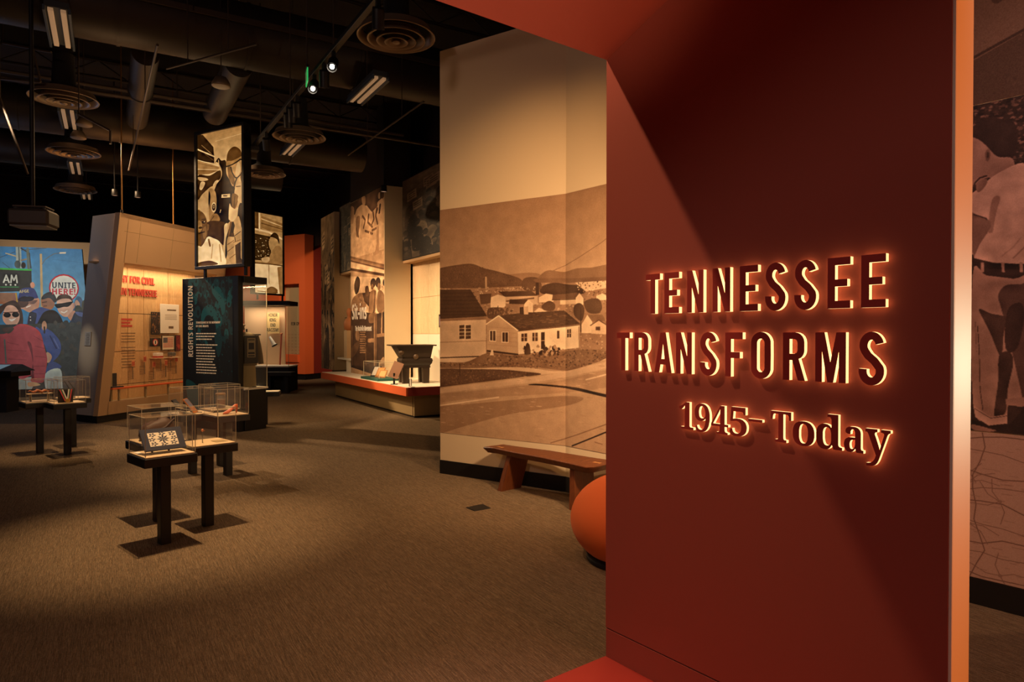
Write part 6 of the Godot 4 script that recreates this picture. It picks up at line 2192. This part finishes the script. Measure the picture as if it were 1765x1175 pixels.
func track_lights() -> void:
	var o := thing("light_track", "long black lighting track running into the hall beside the soldier light box", "track")
	var a := Vector3(-0.6, 4.6, -5.1)
	var b := Vector3(-4.19, 4.6, -10.945)
	var d := Vector2(b.x - a.x, b.z - a.z)
	var f := frame(a, d)
	var L := d.length()
	part("rail", bx(0, L, 0, 0.05, -0.03, 0.03, 0.003), M.blackm, o, f)
	for i in 4:
		part("hanger", rod(f * Vector3(0.6 + i * 1.9, 0.05, 0), f * Vector3(0.6 + i * 1.9, 2.1, 0), 0.008, 6), M.pipe, o)
	part("end_box", bx(L - 0.16, L, -0.07, 0.0, -0.06, 0.06, 0.004), M.dark, o, f)
	var dim := glow("c89878", 0.6, "302010")
	var hot := glow("fff0d8", 30.0, "ffffff")
	# x along the track, how lit, tilt direction
	var heads := [[1.15, dim, 35, "track lamp head nearest the viewer, by the red lintel"], [2.5, hot, 0, "glaring track lamp, the farther right of two bright ones"], [2.85, dim, 20, "dark track lamp head between the two glaring lamps"], [3.25, hot, 0, "brightest glaring track lamp beside the green exit sign"], [4.05, dim, 40, "first of three dark lamp heads below the bright lamp"], [4.3, dim, 40, "second of three dark lamp heads below the bright lamp"], [4.55, dim, 40, "third of three dark lamp heads below the bright lamp"], [5.9, dim, 60, "lamp head near the far end of the track"]]
	for q in heads:
		var h := thing("track_lamp", q[3], "track lamp", f * at(q[0], 0, 0), "lamp heads on the long track")
		part("stem", bx(-0.02, 0.02, -0.1, 0.0, -0.02, 0.02, 0.002), M.black, h)
		var tilt := Basis(UP, deg_to_rad(-20)) * Basis(Vector3(0, 0, 1), deg_to_rad(q[2] * 0.6))
		if q[1] == hot:      # turned towards the passage
			tilt = Basis(UP, deg_to_rad(-25)) * Basis(Vector3(0, 0, 1), deg_to_rad(-48))
		var hx := Transform3D(tilt, Vector3(0, -0.1, 0))
		var st := st0()
		lathe(st, [Vector2(0.0, 0.03), Vector2(0.05, 0.025), Vector2(0.055, 0.0), Vector2(0.055, -0.16), Vector2(0.05, -0.16), Vector2(0.048, -0.12)], 24)
		part("can", st, M.blackm, h, hx)
		st = st0()
		lathe(st, [Vector2(0.0, -0.146), Vector2(0.024 if q[1] == hot else 0.046, -0.146), Vector2(0.024 if q[1] == hot else 0.046, -0.13), Vector2(0.0, -0.125)], 20)
		part("lens_glow", st, q[1], h, hx)
	# small distant heads
	var more := [[Vector3(-2.45, 4.3, -12.9), "tiny lamp head left of the platform's dark wall"], [Vector3(-7.95, 4.35, -13.5), "left of two small lamp heads above the tan booth"], [Vector3(-7.6, 4.35, -13.7), "right of two small lamp heads above the tan booth"], [Vector3(-10.0, 4.45, -13.0), "small lamp head above the hanging projector"]]
	for q in more:
		var h := thing("track_lamp", q[1], "track lamp", Transform3D(Basis(), q[0]))
		part("stem", rod(Vector3(0, 0.12, 0), Vector3(0, 6.7 - q[0].y, 0), 0.012, 8), M.black, h)
		var st := st0()
		lathe(st, [Vector2(0.0, 0.13), Vector2(0.055, 0.12), Vector2(0.06, 0.0), Vector2(0.054, 0.0), Vector2(0.05, 0.03)], 20)
		part("can", st, M.blackm, h)
		st = st0()
		lathe(st, [Vector2(0.0, 0.008), Vector2(0.05, 0.008), Vector2(0.05, 0.02), Vector2(0.0, 0.025)], 16)
		part("lens_glow", st, dim, h)
	var e := thing("exit_sign", "green lit exit sign seen edge-on beside the bright track lamp", "sign", frame(Vector3(-2.33, 4.34, -7.68), Vector2(0.36, 0.93)))
	part("lit_panel", bx(-0.11, 0.11, 0.09, 0.24, -0.006, 0.006, 0.001), glow("30c060", 0.7, "104020"), e)
	letters(e, "EXIT", M.white, -0.1, 0.12, 0.0065, 0.09, 0.2, 0.002)
	part("cap", bx(-0.125, 0.125, 0.241, 0.265, -0.015, 0.015, 0.002), M.black, e)
	part("hanger", rod(Vector3(0, 0.265, 0), Vector3(0, 2.3, 0), 0.008, 6), M.pipe, e)

# ---------------------------------------------------------------- lights and camera
func spot(called: String, p: Vector3, to: Vector3, angle: float, soft: float, col: String, e: float, size := 0.04) -> SpotLight3D:
	var l := SpotLight3D.new()
	l.name = called
	add_child(l)
	var up := UP if absf((to - p).normalized().y) < 0.98 else Vector3(0, 0, -1)
	l.look_at_from_position(p, to, up)
	l.spot_angle = angle
	l.spot_angle_attenuation = soft
	l.light_color = Color(col)
	l.light_energy = e
	l.light_size = size
	l.spot_range = 40.0
	l.spot_attenuation = 2.0
	l.shadow_enabled = true
	return l

func omni(called: String, p: Vector3, col: String, e: float, size := 0.05) -> OmniLight3D:
	var l := OmniLight3D.new()
	l.name = called
	l.position = p
	l.light_color = Color(col)
	l.light_energy = e
	l.light_size = size
	l.omni_range = 40.0
	l.omni_attenuation = 2.0
	l.shadow_enabled = true
	add_child(l)
	return l

func area(called: String, xf: Transform3D, w: float, h: float, col: String, e: float) -> void:
	var l := AreaLight3D.new()
	l.name = called
	l.area_size = Vector2(w, h)
	l.light_color = Color(col)
	l.light_energy = e
	l.area_normalize_energy = true
	l.transform = xf
	l.shadow_enabled = true
	add_child(l)

func _ready() -> void:
	var cam := Camera3D.new()
	cam.name = "camera"
	cam.position = Vector3(0, 1.6, 0)
	cam.rotation = Vector3(-atan(13.5 / 1160.0), 0, 0)
	cam.fov = rad_to_deg(2 * atan(587.5 / 1160.0))
	cam.near = 0.05
	cam.far = 100
	cam.current = true
	add_child(cam)
	var we := WorldEnvironment.new()
	we.name = "environment"
	var e := Environment.new()
	e.background_mode = Environment.BG_COLOR
	e.background_color = Color.BLACK
	e.tonemap_mode = Environment.TONE_MAPPER_LINEAR
	e.tonemap_exposure = 1.0
	e.sdfgi_enabled = true
	e.ssao_enabled = true
	e.ssil_enabled = true
	we.environment = e
	add_child(we)
	# track spots (the heads hang from the tracks)
	spot("case_spot_front", Vector3(-2.7, 4.45, -5.35), Vector3(-2.7, 0, -5.35), 21, 0.9, "ffd09a", 20.0, 0.03)
	spot("case_spot_middle", Vector3(-3.45, 4.45, -7.75), Vector3(-3.45, 0, -7.75), 17, 0.9, "ffd09a", 12.0, 0.03)
	spot("case_spot_left", Vector3(-6.15, 4.45, -9.1), Vector3(-6.15, 0, -9.1), 16, 0.9, "ffd09a", 10.0, 0.03)
	spot("mural_wash", Vector3(1.2, 2.25, -4.4), Vector3(0.4, 1.5, -7.0), 55, 1.0, "ffcf9c", 10.0, 0.1)
	spot("mural_wash_high", Vector3(-0.2, 4.9, -4.6), Vector3(0.0, 1.3, -7.2), 40, 1.0, "ffc080", 6.0, 0.1)
	spot("youth_wash", Vector3(1.95, 4.3, -1.6), Vector3(2.8, 1.6, -3.9), 40, 1.0, "ffc8b8", 5.0, 0.1)
	spot("portal_spot", Vector3(-1.4, 4.75, -3.2), Vector3(0.5, 0.6, -3.9), 36, 0.8, "ffc898", 6.5, 0.04)
	spot("soffit_uplight", Vector3(-1.7, 0.25, -1.1), Vector3(-0.1, 3.1, -2.8), 14, 1.0, "ffc8a0", 7.0, 0.06)
	spot("threshold_spot", Vector3(-0.6, 2.7, -1.8), Vector3(-0.1, 0.0, -2.5), 20, 1.0, "ffc0b0", 3.0, 0.05)
	spot("aisle_spot", Vector3(-2.4, 4.3, -7.6), Vector3(-0.6, 0.0, -4.6), 30, 1.0, "ffcf9a", 5.0, 0.05)
	spot("stage_spot", Vector3(-2.9, 4.5, -11.2), Vector3(-2.1, 1.0, -14.2), 30, 1.0, "ffd6a4", 24.0, 0.05)
	spot("fin_spot", Vector3(-6.4, 4.4, -12.5), Vector3(-3.4, 3.0, -15.9), 26, 1.0, "ffd0a0", 32.0, 0.05)
	spot("orange_wall_spot", Vector3(-8.6, 5.2, -17.5), Vector3(-7.8, 2.4, -22.8), 32, 1.0, "ffd8b0", 17.0, 0.05)
	spot("booth_spot", Vector3(-4.4, 5.0, -12.0), Vector3(-6.8, 2.8, -12.9), 40, 1.0, "ffd0a0", 8.0, 0.05)
	spot("teal_panel_spot", Vector3(-6.4, 4.6, -8.2), Vector3(-5.0, 1.5, -11.2), 18, 1.0, "ffe2c0", 10.0, 0.05)
	spot("plaque_spot", Vector3(-8.6, 3.2, -10.9), Vector3(-7.72, 1.42, -12.1), 9, 1.0, "fff0d8", 2.0, 0.02)
	spot("rally_spot", Vector3(-9.6, 4.9, -12.6), Vector3(-12.0, 2.2, -16.9), 32, 1.0, "fff2e0", 24.0, 0.1)
	spot("far_aisle_spot", Vector3(-3.0, 4.8, -18.0), Vector3(-6.8, 2.2, -23.5), 26, 1.0, "ffd0a0", 22.0, 0.05)
	omni("gallery_fill", Vector3(-4.0, 4.4, 1.5), "ffd6c8", 4.2, 0.4)
	spot("booth_back_spot", Vector3(-8.7, 5.5, -13.0), Vector3(-1.8, 0.0, -11.4), 38, 0.8, "ffd2a0", 60.0, 0.05)
	omni("hall_fill", Vector3(-5.2, 3.9, -8.9), "ffc890", 0.6, 0.4)
	omni("screen_fill", Vector3(-9.6, 3.3, -11.5), "a8c8ff", 0.8, 0.4)
	omni("end_panel_lamp", Vector3(1.62, 1.5, -1.93), "e0fff0", 0.09, 0.08)
	area("end_panel_strip", frame(Vector3(1.85, 1.7, -1.5), Vector2(0.79, -0.61)), 0.06, 3.4, "ff7c28", 1.2)
	make_materials()
	room()
	mural_wall()
	portal()
	title()
	bench_and_pouf()
	booth()
	islands()
	orange_wall()
	stage()
	left_end()
	ceiling_plant()
	track_lights()
	cases()
	var fx := frame(Vector3(-7.339, 0, -11.88), Vector2(0.225, -0.974))
	area("showcase_strip", fx * Transform3D(Basis(Vector3(1, 0, 0), deg_to_rad(-80)), Vector3(1.7, 2.84, -0.12)), 2.4, 0.12, "ffdcb0", 2.2)
	fx = frame(Vector3(-5.65, 0, -11.546), PD)
	area("case_strip", fx * Transform3D(Basis(Vector3(1, 0, 0), deg_to_rad(-90)), Vector3(0.8, 2.41, -0.33)), 1.0, 0.2, "ffd6a0", 4.0)
	fx = frame(Vector3(-7.58, 0, -18.3), Vector2(1, 0))
	area("case_strip_far", fx * Transform3D(Basis(Vector3(1, 0, 0), deg_to_rad(-90)), Vector3(0.7, 2.35, -0.35)), 1.2, 0.3, "ffe2bc", 1.5)
